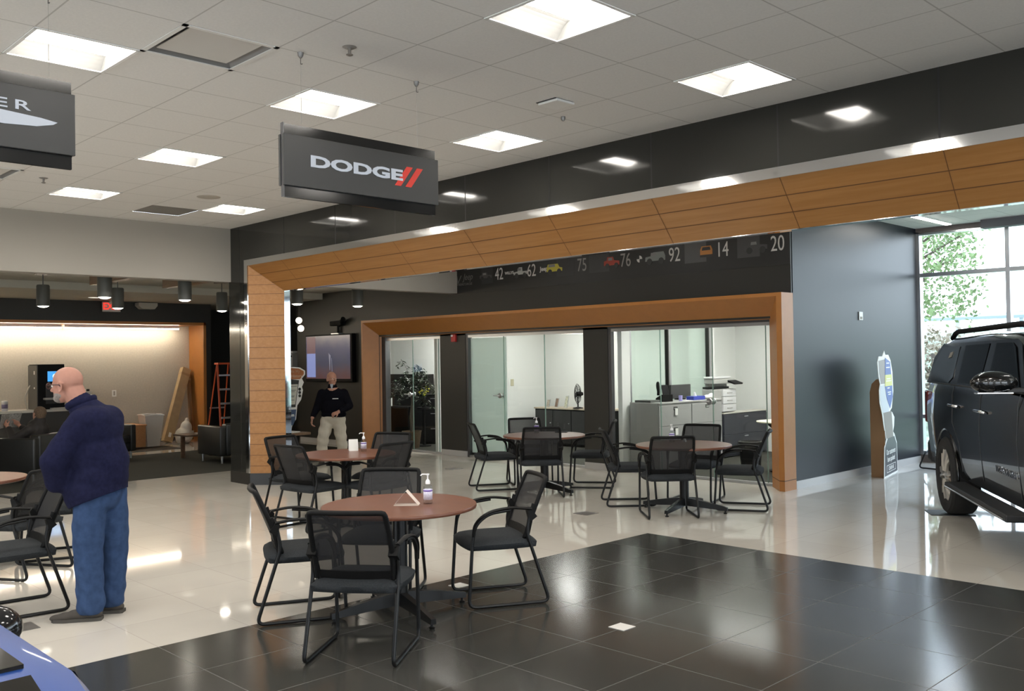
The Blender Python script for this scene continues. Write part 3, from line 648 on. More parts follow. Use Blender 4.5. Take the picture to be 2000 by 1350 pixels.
def make_bottle():
    t = thing('sanitizer_bottle','','bottle'); b = B()
    lathe(b, [(0,0),(.028,0),(.031,.006),(.031,.105),(.026,.125),(.013,.135),(.012,.14)], (0,0,0), 20); mk('body', b, M_clear, t, 50)
    b = B(); lathe(b, [(.0315,.030),(.0315,.100)], (0,0,0), 20); mk('label_wrap', b, mat('white_lilac_label',(.62,.60,.72),.5,noise=.15,nscale=60), t, 180)
    mk('label_band', lathe(B(), [(.0318,.085),(.0318,.097)], (0,0,0), 20), mat('purple_label_band',(.16,.10,.38),.5), t, 180)
    b = B(); lathe(b, [(.016,.135),(.017,.150),(.010,.165),(.005,.168),(.005,.195),(.011,.196),(.012,.205),(0,.207)], (0,0,0), 14); tube(b, fillet([(0,0,.201),(-.028,-.028,.203),(-.034,-.034,.192)],.006), .0045, 6); mk('pump', b, mat('white_pump_plastic',(.82,.82,.82),.35), t, 50)
    return t
bt = make_bottle()
for k,(x,y,l) in enumerate(((-4.984,4.055,'clear pump bottle on the nearest table, right of the open card'),(-8.40,5.945,'clear pump bottle beside the white tent card'),(-8.56,8.82,'clear pump bottle on the table before the frosted door'),(-6.36,8.78,'clear pump bottle on the table before the grey cabinets'))):
    if k == 0: bt.location = (x,y,.74); bt['label'] = l; bt['group'] = 'hand sanitizer bottles'
    else: dup(bt,(x,y,.74),20*k,l,'hand sanitizer bottles')
# folded cards
M_card = mat('white_card',(.78,.78,.75),.55); M_cardp = mat('peach_lit_card',(.72,.62,.55),.5)
t = thing('folded_card','open triangular folded card standing on the nearest table','table card',(-5.06,3.93,.74),-8)
L = .115; h = .098; w = .085
R45 = Matrix.Rotation(RD(52),3,'Z')
def strip(a, c, w0, th=.0015):
    b = B(); prism(b, [(a[0],a[1]),(c[0],c[1]),(c[0]+th,c[1]+th),(a[0]+th,a[1]+th)], 'y', -w0, w0); return b
def rotbm(b, M):
    for v in b.verts: v.co = M @ v.co
    return b
mk('front_panel', rotbm(strip((-.085,.001),(0,h),.045), R45), M_card, t); mk('rear_panel', rotbm(strip((.085,.001),(0,h),.045), R45), M_cardp, t); mk('base_panel', rotbm(strip((-.085,.0),(.085,.0),.045), R45), M_cardp, t)
b = B(); 
for k in range(4): box(b, -.070+.014*k,-.066+.014*k,-.035,.035,.001,.002)
rt = Matrix.Rotation(RD(-49),3,'Y')
b2 = B(); box(b2,.02,.05,-.034,.034,.0012,.002); box(b2,.06,.066,-.03,.03,.0012,.002); box(b2,.075,.079,-.03,.03,.0012,.002)
for v in b2.verts: v.co = R45 @ (rt @ v.co + Vector((-.0865,0,.003)))
b.free(); mk('printed_block', b2, mat('dark_print',(.10,.12,.16),.6), t)
def tent(x,y,rz,s,label,m):
    t = thing('tent_card',label,'table card',(x,y,.74),rz); b = B(); prism(b, [(-.040*s,0),(-.002,.125*s),(.002,.125*s),(.040*s,0),(.037*s,0),(0,.12*s),(-.037*s,0)], 'x', -.050*s,.050*s)
    mk('card', b, m, t); b = B(); k = .122*s/.038/s
    faces(b, [(-.012*s,-.0145*s,.082*s),(.012*s,-.0145*s,.082*s),(.012*s,-.0065*s,.107*s),(-.012*s,-.0065*s,.107*s)], [(0,1,2,3)]); mk('crest', b, mat('grey_crest',(.22,.23,.27),.6), t)
tent(-8.575,5.93,62,1.0,'white tent card with a small grey crest on the second table',M_card)
tent(-6.27,8.90,100,.42,'small crumpled white card behind the bottle before the grey cabinets',M_card)
tag(mk('dark_pad', rotbm(box(B(),-.08,.08,-.05,.05,0,.012,.003), rotz(30)), M_blackp, None, None, (-8.37,9.10,.74)),'thin black pad lying on the table before the frosted door','pad')
# floor outlet plates
def plate(x,y,label,m,s=.058):
    tag(mk('floor_plate', box(B(),-s,s,-s,s,0,.004,.001,1), m, None, None, (x,y,0)), label,'floor outlet cover','square floor outlet covers')
M_pl = mat('steel_floor_plate',(.16,.15,.14),.4,metal=.3); M_plw = mat('pale_floor_plate',(.60,.58,.55),.5)
plate(-3.79,4.66,'pale square floor plate on the dark tiles in front of the nearest table',M_plw,.062); plate(-5.39,4.68,'pale square floor plate under the sideways chair',M_plw,.06)
plate(-6.82,7.79,'grey square floor plate on the pale tiles in front of the right office table',M_pl,.10); plate(-11.18,9.63,'grey square floor plate in front of the left dark pillar',M_pl,.10); plate(-6.69,1.97,'grey square floor plate under the chair at the lower left',M_pl,.10); plate(-8.98,6.9,'small grey floor plate left behind the second table',M_pl,.10)
# ================================================================ OFFICES
M_tro2 = mat('office_lamp_glow',(.9,.9,.9),.5,emit=(1,.985,.95),es=22)
for k,(x,y,l) in enumerate(((-15.0,11.7,'added unseen ceiling light panel in the office with the ficus'),(-13.6,12.2,'second unseen light panel added in the office with the ficus'),(-11.8,12.6,'added unseen ceiling light panel in the middle office, left'),(-10.0,12.2,'added unseen ceiling light panel in the middle office, right'),(-7.5,12.0,'added unseen ceiling light panel in the right office, front'),(-7.3,13.6,'added unseen ceiling light panel in the right office, back'))):
    t = thing('office_light',l,'ceiling light',(x,y,2.75),0,'added unseen office light panels'); mk('frame', box(B(),-.3,.3,-.6,.6,-.012,0), M_enam, t); mk('diffuser', box(B(),-.27,.27,-.57,.57,-.016,-.012), M_tro2, t)  # ceiling panels out of view, added to light the office walls
t = thing('office_light','slim bright strip light over the grey cabinets','ceiling light',(-8.0,12.9,2.74)); mk('diffuser', box(B(),-.6,.6,-.03,.03,-.02,0), M_tro2, t)
# --- right office: grey lateral file cabinets
M_cab = mat('grey_cabinet_enamel',(.27,.27,.265),.5); M_cabt = mat('grey_cabinet_top',(.33,.33,.32),.4); M_inset = mat('dark_handle_inset',(.02,.02,.02),.4)
def lateral(x,y0,y1,h,m,mt,label,inset,group,name='file_cabinet',rows=3,depth=.54):
    t = thing(name,label,'cabinet',(x,(y0+y1)/2,0),0,group); w = (y1-y0)/2
    mk('body', box(B(),-depth,-.012,-w+.002,w-.002,.02,h-.02), m, t); mk('top', box(B(),-depth-.002,.004,-w+.001,w-.001,h-.02,h,.003,1), mt, t)
    for r in range(rows):
        z0 = .05+(h-.09)*r/rows; z1 = .05+(h-.09)*(r+1)/rows-.008
        d = mk('drawer', box(B(),-.012,.0,-w+.012,w-.012,z0,z1,.003,1), m, t)
        if inset:
            k = mk('handle', box(B(),-.002,.006,-.05,.05,z1-.075,z1-.022,.004,1), M_inset, d)
            mk('label_holder', box(B(),-.001,.008,-.035,.035,z1-.065,z1-.045), M_alu, d)
        else: mk('handle', box(B(),.0,.010,-.06,.06,z1-.045,z1-.03), M_alu, d)
    return t
c1 = lateral(-8.38,11.25,12.10,1.03,M_cab,M_cabt,'grey file cabinet at the left end of the row in the right office',True,'grey file cabinets')
c2 = lateral(-8.38,12.10,12.95,1.03,M_cab,M_cabt,'grey file cabinet nearer the printer in the right office',True,'grey file cabinets')
for c,ys in ((c1,((.12,.87),)),(c2,())):
    for (yy,zz) in ys: pass
c3 = lateral(-8.68,13.45,14.84,.76,mat('black_cabinet_enamel',(.016,.018,.028),.35),mat('pale_worktop',(.60,.58,.52),.4),'low black cabinet with a pale top under the printer',False,None,rows=2,depth=.24)
for (y,z,p) in ((11.68,.88,c1),(11.68,.58,c1)): tag(mk('paper_tag', box(B(),-.002,.002,-.035,.035,-.05,.05), M_card, None, None, (-8.366,y,z)), 'white paper tag on the left grey cabinet, %s drawer'%('top' if z>.7 else 'second'), 'tag')
# phone and things on the cabinets
t = thing('desk_phone','black desk phone with raised handset on the grey cabinets','phone',(-8.62,11.72,1.03),70)
b = B(); prism(b, [(-.10,0),(.10,0),(.10,.05),(-.06,.11),(-.10,.11)], 'x', -.09,.09); mk('base', b, M_blackp, t)
b = B(); tube(b, fillet([(-.12,-.02,.10),(-.12,-.03,.20),(-.11,.0,.31),(-.09,.05,.24),(-.06,.06,.14)],.05), .022, 8); mk('handset', b, M_blackp, t, 60); mk('screen', rotbm(box(B(),-.06,.06,-.004,.004,0,.16), Matrix.Rotation(RD(-15),3,'X')), M_blackp, t, None, (0,-.05,.10))
tag(mk('letter_tray', box(B(),-.15,.15,-.12,.12,0,.035,.004,1), mat('smoke_tray',(.07,.075,.07),.3), None, None, (-8.70,11.40,1.03)),'flat smoky tray left of the desk phone','tray')
t = thing('monitor_back','dark screen lying low behind the tissue box','monitor',(-8.80,12.40,1.03)); mk('panel', box(B(),-.02,.02,-.28,.26,.02,.24,.004,1), mat('dark_monitor_back',(.03,.03,.03),.4), t); mk('stand', box(B(),-.06,.06,-.08,.06,0,.02), M_blackp, t)
tag(mk('marker_cup', lathe(B(), [(0,0),(.028,0),(.03,.085),(0,.085)], (-8.5,11.98,1.03), 14), mat('lilac_plastic',(.33,.30,.62),.5), None, 40),'small lilac cup on the cabinets beside the phone','cup')
b = B(); prism(b, [(-.10,-.05),(.02,-.07),(.10,.03),(-.06,.06)], 'z', 0, .006); tag(mk('loose_papers', b, M_card, None, None, (-8.47,12.12,1.03)),'loose white papers on the cabinets right of the lilac cup','papers')
t = thing('tissue_box','blue tissue box with a white tissue on the cabinets','tissue box',(-8.52,12.42,1.03)); mk('box', box(B(),-.07,.07,-.16,.16,0,.06,.003,1), mat('blue_box',(.02,.04,.30),.4), t); b = B(); cap(b,(0,-.02,.05),(0,-.03,.11),.03,.015,8); mk('tissue', b, M_card, t, 60)
b = B(); ell(b,(0,0,.035),(.05,.11,.035)); ell(b,(0,.10,.05),(.04,.06,.045)); tag(remeshed('white_plastic_bag', b, M_card, None, .012, 1),'crumpled white bag right of the blue tissue box','bag').location = (-8.5,12.72,1.03)
# printer
M_pr = mat('printer_beige',(.36,.36,.34),.45); M_prw = mat('printer_white',(.62,.62,.62),.4)
t = thing('office_printer','large grey and white office printer with stacked paper drawers','printer',(-8.95,13.62,0)); 
mk('body', box(B(),.02,.22,-.42,.24,.77,1.16,.01), M_pr, t)
for k in range(3): d = mk('paper_drawer', box(B(),.22,.26,-.15,.24,.78+.127*k,.90+.127*k,.006), M_prw, t); mk('handle', box(B(),.255,.268,-.03,.12,.83+.127*k,.845+.127*k), M_pr, d)
mk('output_tray', box(B(),.02,.20,-.40,.12,1.17,1.20), M_blackp, t); mk('scanner_unit', box(B(),.02,.22,-.36,.28,1.25,1.33,.01), M_pr, t); mk('lid', box(B(),.02,.20,-.38,.20,1.335,1.37,.012), M_prw, t); mk('neck', box(B(),.02,.08,-.32,.24,1.16,1.25), M_pr, t)
mk('control_panel', rotbm(box(B(),-.10,.08,-.13,.13,-.015,.015,.006), Matrix.Rotation(RD(18),3,'Y')), M_blackp, t, None, (.28,.18,1.27))
# round white table with black cone pedestal, waste basket
t = thing('pedestal_table','small round cream table on a black cone pedestal in the right office','table',(-6.97,12.50,0)); mk('tabletop', lathe(B(), [(0,.725),(.44,.725),(.45,.735),(.45,.745),(0,.745)], (0,0,0), 40), mat('cream_laminate',(.72,.68,.52),.35), t, 40)
mk('pedestal', lathe(B(), [(0,0),(.26,0),(.28,.02),(.06,.06),(.06,.46),(.10,.52),(.30,.70),(.30,.725)], (0,0,0), 24), M_blackp, t, 40)
t = thing('waste_basket','black waste basket with a dark bag by the cream table','bin',(-7.75,12.75,0)); mk('basket', lathe(B(), [(0,0),(.15,0),(.18,.38),(.165,.38),(.14,.02),(0,.02)], (0,0,0), 24), M_blackp, t, 40); mk('liner', lathe(B(), [(.183,.30),(.195,.385),(.165,.39),(.15,.33)], (0,0,0), 12), M_leather, t, 40)
# --- middle office
t = thing('credenza','black low cabinet with pale top in the middle office','cabinet',(-12.2,13.62,0)); mk('body', box(B(),-.85,1.1,-.2,.22,.03,.72), M_blackp, t); mk('top', box(B(),-.87,1.12,-.22,.23,.72,.75,.003,1), mat('pale_worktop2',(.55,.47,.36),.4), t)
for k in range(4): d = mk('door', box(B(),-.84+.485*k,-.37+.485*k,-.212,-.2,.06,.70,.002,1), mat('gloss_black_door',(.012,.012,.012),.15), t); mk('knob', lathe(B(), [(.012,0),(.012,-.02),(0,-.022)], (-.42+.485*k,-.212,.45), 10, 'y'), M_alu, d)
t = thing('desk_fan','round black desk fan on the credenza','fan',(-11.93,13.45,.75),-35); mk('base', lathe(B(), [(0,0),(.10,0),(.10,.012),(.03,.03),(0,.03)], (0,0,0), 24), M_blackp, t, 40); mk('post', tube(B(), [(0,0,.02),(0,0,.22)], .014), M_blackp, t, 60)
b = B(); 
for r in (.04,.08,.12,.16,.195): tube(b, [(r*cos(2*pi*k/28),-.06+.05*(r/.2)**2,.28+r*sin(2*pi*k/28)) for k in range(28)], .003, 5, closed=True)
for k in range(24): a = 2*pi*k/24; tube(b, [(.03*cos(a),-.06,.28+.03*sin(a)),(.14*cos(a),-.04,.28+.14*sin(a)),(.197*cos(a),-.01,.28+.197*sin(a)),(.14*cos(a),.04,.28+.14*sin(a)),(.04*cos(a),.05,.28+.04*sin(a))], .002, 4)
mk('cage', b, M_blackp, t, 60); b = B()
for k in range(4):
    a = 2*pi*k/4; pts = [(.03,-.01),(.15,-.02),(.165,.08),(.05,.06)]
    faces(b, [(p[0]*cos(a)-p[1]*sin(a), -.02+.03*(i%3==0), .28+p[0]*sin(a)+p[1]*cos(a)) for i,p in enumerate(pts)], [(0,1,2,3)])
mk('blades', b, mat('dark_fan_blade',(.03,.03,.03),.4), t); mk('motor', lathe(B(), [(0,-.03),(.04,-.03),(.05,.04),(.03,.10),(0,.10)], (0,0,.28), 16, 'y'), M_blackp, t, 40)
for (x,h,w,c,l) in ((-12.78,.16,.12,(.42,.36,.28),'leaning light brown brochure left on the credenza'),(-12.55,.19,.13,(.20,.12,.08),'dark brown framed picture in the middle of the credenza'),(-12.30,.24,.13,(.55,.55,.42),'taller pale framed picture nearest the fan')):
    t = thing('picture_stand',l,'picture frame',(x,13.50,.75),-20); R = Matrix.Rotation(RD(-12),3,'X'); mk('frame', rotbm(box(B(),-w/2,w/2,-.006,.006,0,h,.002,1), R), M_alu, t); mk('picture', rotbm(box(B(),-w/2+.012,w/2-.012,-.008,-.006,.012,h-.012), R), mat('picture_%d'%int(h*100),c,.5,noise=.5,nscale=30), t)
t = thing('light_switch','ivory light switch on the middle office wall','switch',(-14.0+1.7,13.995,1.22)); t.location = (-13.338,13.06,1.25); t.rotation_euler = (0,0,RD(90)); mk('plate', box(B(),-.045,.045,-.008,0,-.07,.07,.004,1), mat('ivory_plastic',(.52,.49,.34),.5), t)
# --- left office: cabinet, shelf unit, ficus
t = lateral(0,-.42,.42,1.02,M_blackp,M_blackp,'black filing cabinet right of the ficus',False,None,rows=3); t.location = (-14.80,12.22,0); t.rotation_euler = (0,0,RD(-55))
tag(mk('sticker', box(B(),-.001,.003,-.06,.06,-.035,.035), M_card, None, None, (0,0,0)),'small white sticker on the black cabinet beside the ficus','sticker'); o = bpy.data.objects['sticker']; o.rotation_euler = (RD(-20),0,RD(-55)); o.location = Vector((-14.80,12.22,.93))+rotz(-55)@Vector((.006,.22,0))
t = thing('shelf_desk','black desk with hutch behind the ficus','desk',(-16.35,12.55,0)); mk('worktop', box(B(),-.85,.75,-.35,.35,.70,.74), M_blackp, t); mk('modesty_panel', box(B(),-.83,.73,.2,.33,0,.70), M_blackp, t); mk('hutch', box(B(),-.85,.75,.10,.35,.74,1.42), M_blackp, t)
for s in (-.82,.70): mk('leg', box(B(),s-.02,s+.02,-.33,.33,0,.70), M_blackp, t)
for k in range(4): tag(mk('white_binder', box(B(),-.02,.02,-.10,.10,0,.18,.003,1), M_card, None, None, (-16.45+.055*k,12.18,.7405)), ('white binder, leftmost of the row on the desk behind the ficus','white binder, second of the row on the desk behind the ficus','white binder, third of the row on the desk behind the ficus','white binder, rightmost of the row on the desk behind the ficus')[k],'binder','white binders')
tag(mk('red_book', box(B(),-.02,.02,-.10,.10,0,.2,.002,1), mat('red_cover',(.25,.02,.02),.5), None, None, (-16.52,12.18,.7405)),'dark red book left of the white binders','book')
t = thing('potted_ficus','leafy ficus tree in a basket behind the left glass front','potted tree',(-14.55,11.45,0)); random.seed(11)
mk('basket', lathe(B(), [(0,0),(.15,0),(.19,.30),(.20,.33),(.17,.33),(.15,.05)], (0,0,0), 24), mat('wicker',(.10,.065,.035),.8,noise=.4,nscale=60), t, 40); mk('soil', lathe(B(), [(0,.30),(.172,.30)], (0,0,0), 20), M_black, t)
b = B(); tips = []
for s in (-1,0,1): tube(b, [(0,0,.28),(.02*s,.02*s,.6),(-.01*s,.015,.95),(.05*s,-.03*s,1.25)], [.022,.018,.015,.010], 7)
for k in range(34):
    a = random.uniform(0,2*pi); z0 = random.uniform(.9,1.3); r = random.uniform(.15,.50); zt = z0+random.uniform(-.05,.55)*(1-.6*(r/.5)**2); p = Vector((0,0,z0)); e = Vector((r*cos(a),r*sin(a),zt)); m_ = (p+e)/2+Vector((0,0,.08)); tube(b, [p,m_,e,e+Vector((.09*cos(a),.09*sin(a),-.12))], [.006,.004,.003,.002], 5); tips += [(p*(1-u)+e*u)+Vector((0,0,.08*sin(pi*u))) for u in (.35,.5,.65,.8,.95)]+[e+Vector((.05*cos(a),.05*sin(a),-.07)),e+Vector((.09*cos(a),.09*sin(a),-.12))]
mk('trunk', b, mat('grey_bark',(.09,.075,.055),.8), t, 60); b = B()
for p in tips:
    for k in range(4):
        a = random.uniform(0,2*pi); d = Vector((cos(a),sin(a),random.uniform(-.9,.1))).normalized(); s = d.cross(Vector((0,0,1))).normalized(); L_ = random.uniform(.06,.10); w_ = L_*.24; c = p+Vector([random.uniform(-.03,.03) for _ in range(3)]); n_ = s.cross(d)*.008
        faces(b, [c,c+d*L_*.4+s*w_+n_,c+d*L_,c+d*L_*.4-s*w_+n_,c+d*L_*.45-n_*.5], [(0,1,4),(1,2,4),(2,3,4),(3,0,4)])
mk('foliage', b, mat('dark_ficus_leaf',(.018,.035,.014),.45,noise=.4,nscale=6), t)['kind'] = 'stuff'
t = thing('flower_bunch','yellow flower bunch in front of the ficus on the cabinet side','flowers',(-14.62,11.82,.0)); b = B()
for k in range(26): c = Vector((random.uniform(-.11,.11),random.uniform(-.08,.08),1.10+random.uniform(-.08,.10))); ell(b,c,(.022,.022,.014),None,6,4)
mk('petals', b, mat('yellow_petal',(.62,.58,.03),.5), t, 180); mk('vase', lathe(B(), [(0,.78),(.045,.78),(.06,.86),(.035,.97),(.04,1.0)], (0,0,0), 14), M_blackp, t, 40); b = B(); 
for k in range(8): a = 2*pi*k/8; tube(b, [(0,0,.95),(.06*cos(a),.06*sin(a),1.08)], .003, 4)
mk('stems', b, mat('green_stem',(.06,.14,.03),.6), t)
tag(mk('plant_stool', lathe(B(), [(.13,0),(.14,0),(.14,.02),(.03,.03),(.03,.74),(.14,.75),(.14,.78),(0,.78)], (-14.62,11.82,0), 20), M_blackp, None, 40),'thin black stand carrying the yellow flowers','stand')
# fire alarm
t = thing('fire_alarm','red fire alarm strobe on the left dark pillar','fire alarm',(-12.66,10.968,2.12)); mk('housing', box(B(),-.06,.06,-.04,0,-.075,.065,.008), mat('alarm_red',(.45,.02,.02),.35), t); mk('strobe', box(B(),-.045,.0,-.055,-.04,.02,.055,.004,1), mat('strobe_white',(.75,.75,.75),.2), t)
# slate wall plate
t = thing('thermostat','small white square plate high on the slate blue wall','thermostat',(-5.998,12.86,2.26)); mk('plate', box(B(),0,.012,-.06,.06,-.06,.06,.004,1), M_enam, t); mk('button', box(B(),.012,.016,-.03,.03,-.045,-.01), M_grey, t)
# wall behind television
t = thing('television','wall television showing a bluish street scene','television',(-16.49,10.855,1.80)); mk('housing', box(B(),-.86,.86,-.05,.05,-.49,.49,.006,1), M_blackp, t); scr = mk('screen', box(B(),-.835,.80,-.054,-.05,-.43,.465), mat('tv_screen',(.02,.02,.02),.15), t)
m_ = bpy.data.materials.new('tv_picture'); m_.use_nodes = True; n = m_.node_tree; bs = n.nodes['Principled BSDF']; bs.inputs['Roughness'].default_value = .2
tcn = n.nodes.new('ShaderNodeTexCoord'); sx = n.nodes.new('ShaderNodeSeparateXYZ'); rp = n.nodes.new('ShaderNodeValToRGB'); nz_ = n.nodes.new('ShaderNodeTexNoise'); nz_.inputs['Scale'].default_value = 4
n.links.new(tcn.outputs['Generated'], sx.inputs[0]); n.links.new(tcn.outputs['Object'], nz_.inputs['Vector']); n.links.new(vmath(n,'ADD',sx.outputs['Z'],vmath(n,'MULTIPLY',vmath(n,'SUBTRACT',nz_.outputs[0],.5),.35)), rp.inputs[0])
e = rp.color_ramp.elements; e[0].position = .0; e[0].color = (.16,.07,.07,1); e[1].position = 1; e[1].color = (.17,.16,.20,1)
for p_, c_ in ((.18,(.14,.09,.11,1)),(.35,(.08,.09,.15,1)),(.7,(.065,.075,.17,1)),(.9,(.13,.12,.19,1))): k = e.new(p_); k.color = c_
bs.inputs['Base Color'].default_value = (.01,.01,.01,1); n.links.new(rp.outputs[0], bs.inputs['Emission Color']); bs.inputs['Emission Strength'].default_value = .36
scr.data.materials[0] = m_
mk('screen_panel', box(B(),-.80,-.47,-.057,-.054,-.40,.10), mat('tv_blue_box',(.05,.06,.1),.3,emit=(.20,.24,.48),es=.7), t); mk('screen_panel', box(B(),-.80,-.47,-.057,-.054,.10,.45), mat('tv_pink_box',(.05,.04,.04),.3,emit=(.22,.11,.13),es=.4), t)
b = B(); prism(b, [(.06,-.25),(.075,-.25),(.10,.05),(.03,.10),(.045,-.05)], 'y', -.057,-.054); prism(b, [(.14,-.28),(.16,-.28),(.14,0),(.13,0)], 'y', -.057,-.054); mk('screen_figure', b, mat('tv_pale',(.1,.1,.1),.3,emit=(.20,.20,.28),es=.5), t)
t = thing('wall_camera','black camera bracket above the television','camera',(-16.2,10.87,2.31)); b = B(); tube(b, [(0,0,0),(0,0,.16)], .03, 8); mk('bracket', b, M_blackp, t, 60); mk('body', box(B(),-.18,.22,-.10,.04,.15,.25,.02), M_blackp, t); mk('arm', tube(B(), [(.15,-.03,.22),(.30,-.08,.28)], .05, 10), M_blackp, t, 60); mk('shelf', box(B(),-.15,.12,-.08,.04,-.02,0), M_alu, t)
# header graphics: years and vehicles
M_num = mat('pale_vinyl_numbers',(.60,.59,.56),.6); M_dimn = mat('dim_vinyl',(.16,.16,.15),.6); GYp = 10.910; KB = 10.91/10.633
def kz(z): return 1.725+(z-1.725)*KB
band = B(); box(band,-12.77,-6.0,10.9055,10.91,2.89,3.385); tag(mk('wall_banner', band, mat('banner_vinyl',(.017,.017,.016),.45)),'long black vinyl banner of years and vehicles over the office front','banner')
def vin(txt, x, z, size, m, sx=1.0, name='banner_number', label='', bold=0, shear=0):
    b = text_bm(txt, size*1.15, .0015, bold=bold, sx=sx, shear=shear); place_bm(b, (x*KB,10.9045,kz(z)), (1,0,0), (0,0,1)); return tag(mk(name, b, m), label, 'lettering')
for txt,x in (('42',-11.12),('62',-10.37),('75',-9.30),('76',-8.46),('92',-7.60),('14',-6.83),('20',-6.02)):
    vin(txt, x, 3.125, .25, M_num if txt not in ('75','76') else mat('mid_vinyl',(.30,.29,.27),.6), .72, 'banner_number', 'pale number %s on the black banner, %s'%(txt,{'42':'first from the left, beside the dim jeep','62':'beside the white old pickup','75':'beside the yellow wagon','76':'beside the red open jeep','92':'beside the silver vehicle','14':'beside the orange vehicle rear','20':'last at the right'}[txt]))
vin('W',-12.22,3.09,.20,M_dimn,1.1,'banner_script','dim handwritten W at the left end of the banner',0,.2); vin('Jeep',-11.90,3.14,.14,M_dimn,.9,'banner_script','dim script word Jeep at the left end of the banner',0,.3); vin('HERITAGE',-11.98,3.02,.05,M_dimn,1.5,'banner_script','tiny dim word HERITAGE under the script')
vin('WILLYS',-10.88,3.13,.055,M_num,1.0,'banner_script','tiny word WILLYS between 42 and 62',.002); vin('Jeep',-10.10,3.135,.085,M_num,1.0,'banner_script','small word Jeep between 62 and 75',.003)
def veh(x0,w,kind,col,label,z=3.12,h=.13,bg=None):
    t = thing('banner_vehicle',label,'vehicle picture',(x0*KB,10.904,kz(z))); Mv = mat('vinyl_%s_%.2f'%(kind,col[0]),col,.5); dk = mat('vinyl_dark',(.03,.03,.03),.5); gl = mat('vinyl_glass',(.20,.20,.20),.5)
    if bg: mk('backdrop', (lambda b: box(b,bg[0],bg[1],.0,.0008,-.13,.15))(B()), mat('vinyl_grey_%.2f'%bg[2],(bg[2],)*3,.6), t)
    if kind == 'jeep': P = [(-.5,-.25),(-.5,.15),(-.32,.2),(-.28,.5),(.1,.5),(.16,.18),(.5,.1),(.5,-.25)]
    elif kind == 'truck': P = [(-.5,-.2),(-.5,.05),(-.2,.12),(-.12,.5),(.12,.5),(.15,.1),(.5,.1),(.5,-.2)]
    elif kind == 'wagon': P = [(-.5,-.25),(-.5,.1),(-.42,.45),(.22,.45),(.32,.12),(.5,.05),(.5,-.25)]
    elif kind == 'suv': P = [(-.5,-.25),(-.48,.1),(-.2,.16),(-.08,.45),(.42,.45),(.5,.1),(.5,-.25)]
    else: P = [(-.5,-.4),(-.5,.2),(-.38,.5),(.38,.5),(.5,.2),(.5,-.4)]
    mk('body', (lambda b: prism(b, [(p[0]*w,p[1]*h) for p in P], 'y', -.0015,0))(B()), Mv, t)
    if kind != 'rear':
        for sx_ in (-.28,.30): mk('wheel', lathe(B(), [(0,-.003),(.13*w,-.003),(.13*w,0)], (sx_*w,-.0015,-.28*h), 16, 'y'), dk, t); 
        mk('window', (lambda b: prism(b, [(-.22*w if kind!='wagon' else -.38*w,.18*h),(.05*w,.18*h),(.03*w,.42*h),(-.2*w if kind!='wagon' else -.36*w,.42*h)], 'y', -.003,-.0015))(B()), gl, t)
    else: mk('window', (lambda b: prism(b, [(-.36*w,.15*h),(.36*w,.15*h),(.3*w,.42*h),(-.3*w,.42*h)], 'y', -.003,-.0015))(B()), dk, t); mk('bumper', (lambda b: box(b,-.5*w,.5*w,-.003,-.0015,-.4*h,-.2*h))(B()), dk, t)
veh(-11.45,.30,'jeep',(.07,.07,.065),'dim grey open jeep picture left of the number 42',bg=(-.10,.18,.035)); veh(-10.62,.32,'truck',(.42,.42,.40),'white old pickup picture left of the number 62',h=.17)
veh(-9.87,.34,'wagon',(.50,.44,.05),'yellow wagon picture left of the number 75',h=.17,bg=(.05,.42,.045)); veh(-8.72,.30,'jeep',(.34,.05,.03),'red open jeep picture left of the number 76',h=.17,bg=(-.45,-.05,.05))
veh(-7.93,.36,'suv',(.20,.22,.21),'silver green vehicle picture left of the number 92',h=.18); veh(-7.08,.20,'rear',(.48,.20,.05),'orange vehicle rear picture left of the number 14',h=.17,bg=(-.36,-.0,.09)); veh(-6.33,.34,'jeep',(.06,.06,.06),'dark crawler picture left of the number 20',h=.16,bg=(-.28,.06,.06))
t = thing('banner_emblem','small round black and white emblem between 76 and 92','emblem',(-8.205*KB,10.904,kz(3.125))); mk('disc', lathe(B(), [(0,-.001),(.055,-.001),(.055,0)], (0,0,0), 24,'y'), mat('vinyl_dark',(.03,.03,.03)), t)
for a0 in (0,180): mk('quarter', (lambda b: prism(b, [(0,0)]+[(.05*cos(RD(a0+k*15)),.05*sin(RD(a0+k*15))) for k in range(7)], 'y', -.003,-.001))(B()), M_num, t)
# ================================================================ LOUNGE
def sofa(name, label, x, y, rz, w=.82, d=.80, h=.62, arm=.12, seats=1):
    t = thing(name,label,'armchair' if seats == 1 else 'sofa',(x,y,0),rz)
    for s in (-1,1): mk('arm', box(B(), s*w/2-(arm if s > 0 else 0), s*w/2+(0 if s > 0 else arm), -d/2,d/2,.13,h,.025,3), M_leather, t, 50)
    mk('backrest', box(B(),-w/2+arm,w/2-arm,-d/2,-d/2+.18,.13,h+.04,.03,3), M_leather, t, 50); mk('base', box(B(),-w/2+arm,w/2-arm,-d/2+.1,d/2-.02,.13,.28,.01), M_leather, t, 50)
    n = (w-2*arm)/seats
    for k in range(seats): mk('seat_cushion', box(B(),-w/2+arm+k*n+.004,-w/2+arm+(k+1)*n-.004,-d/2+.16,d/2,.28,.43,.035,3), M_leather, t, 50)
    for sx in (-1,1):
        for sy in (-1,1): mk('leg', lathe(B(), [(.018,0),(.022,.13)], (sx*(w/2-.07),sy*(d/2-.07),0), 10), M_alu, t, 60)
    return t
s1 = sofa('leather_armchair','black leather armchair seen from behind, the seated person in it',-15.35,4.72,125,1.0,.85,.66)
sofa('leather_armchair','low black leather armchair partly hidden behind the man in navy, beside the wooden box',-17.45,6.50,-70,.95,.85,.62)
s3 = sofa('leather_sofa','black leather sofa cut off by the dark bulkhead edge',-15.15,7.85,80,1.0,.85,.64,seats=2)
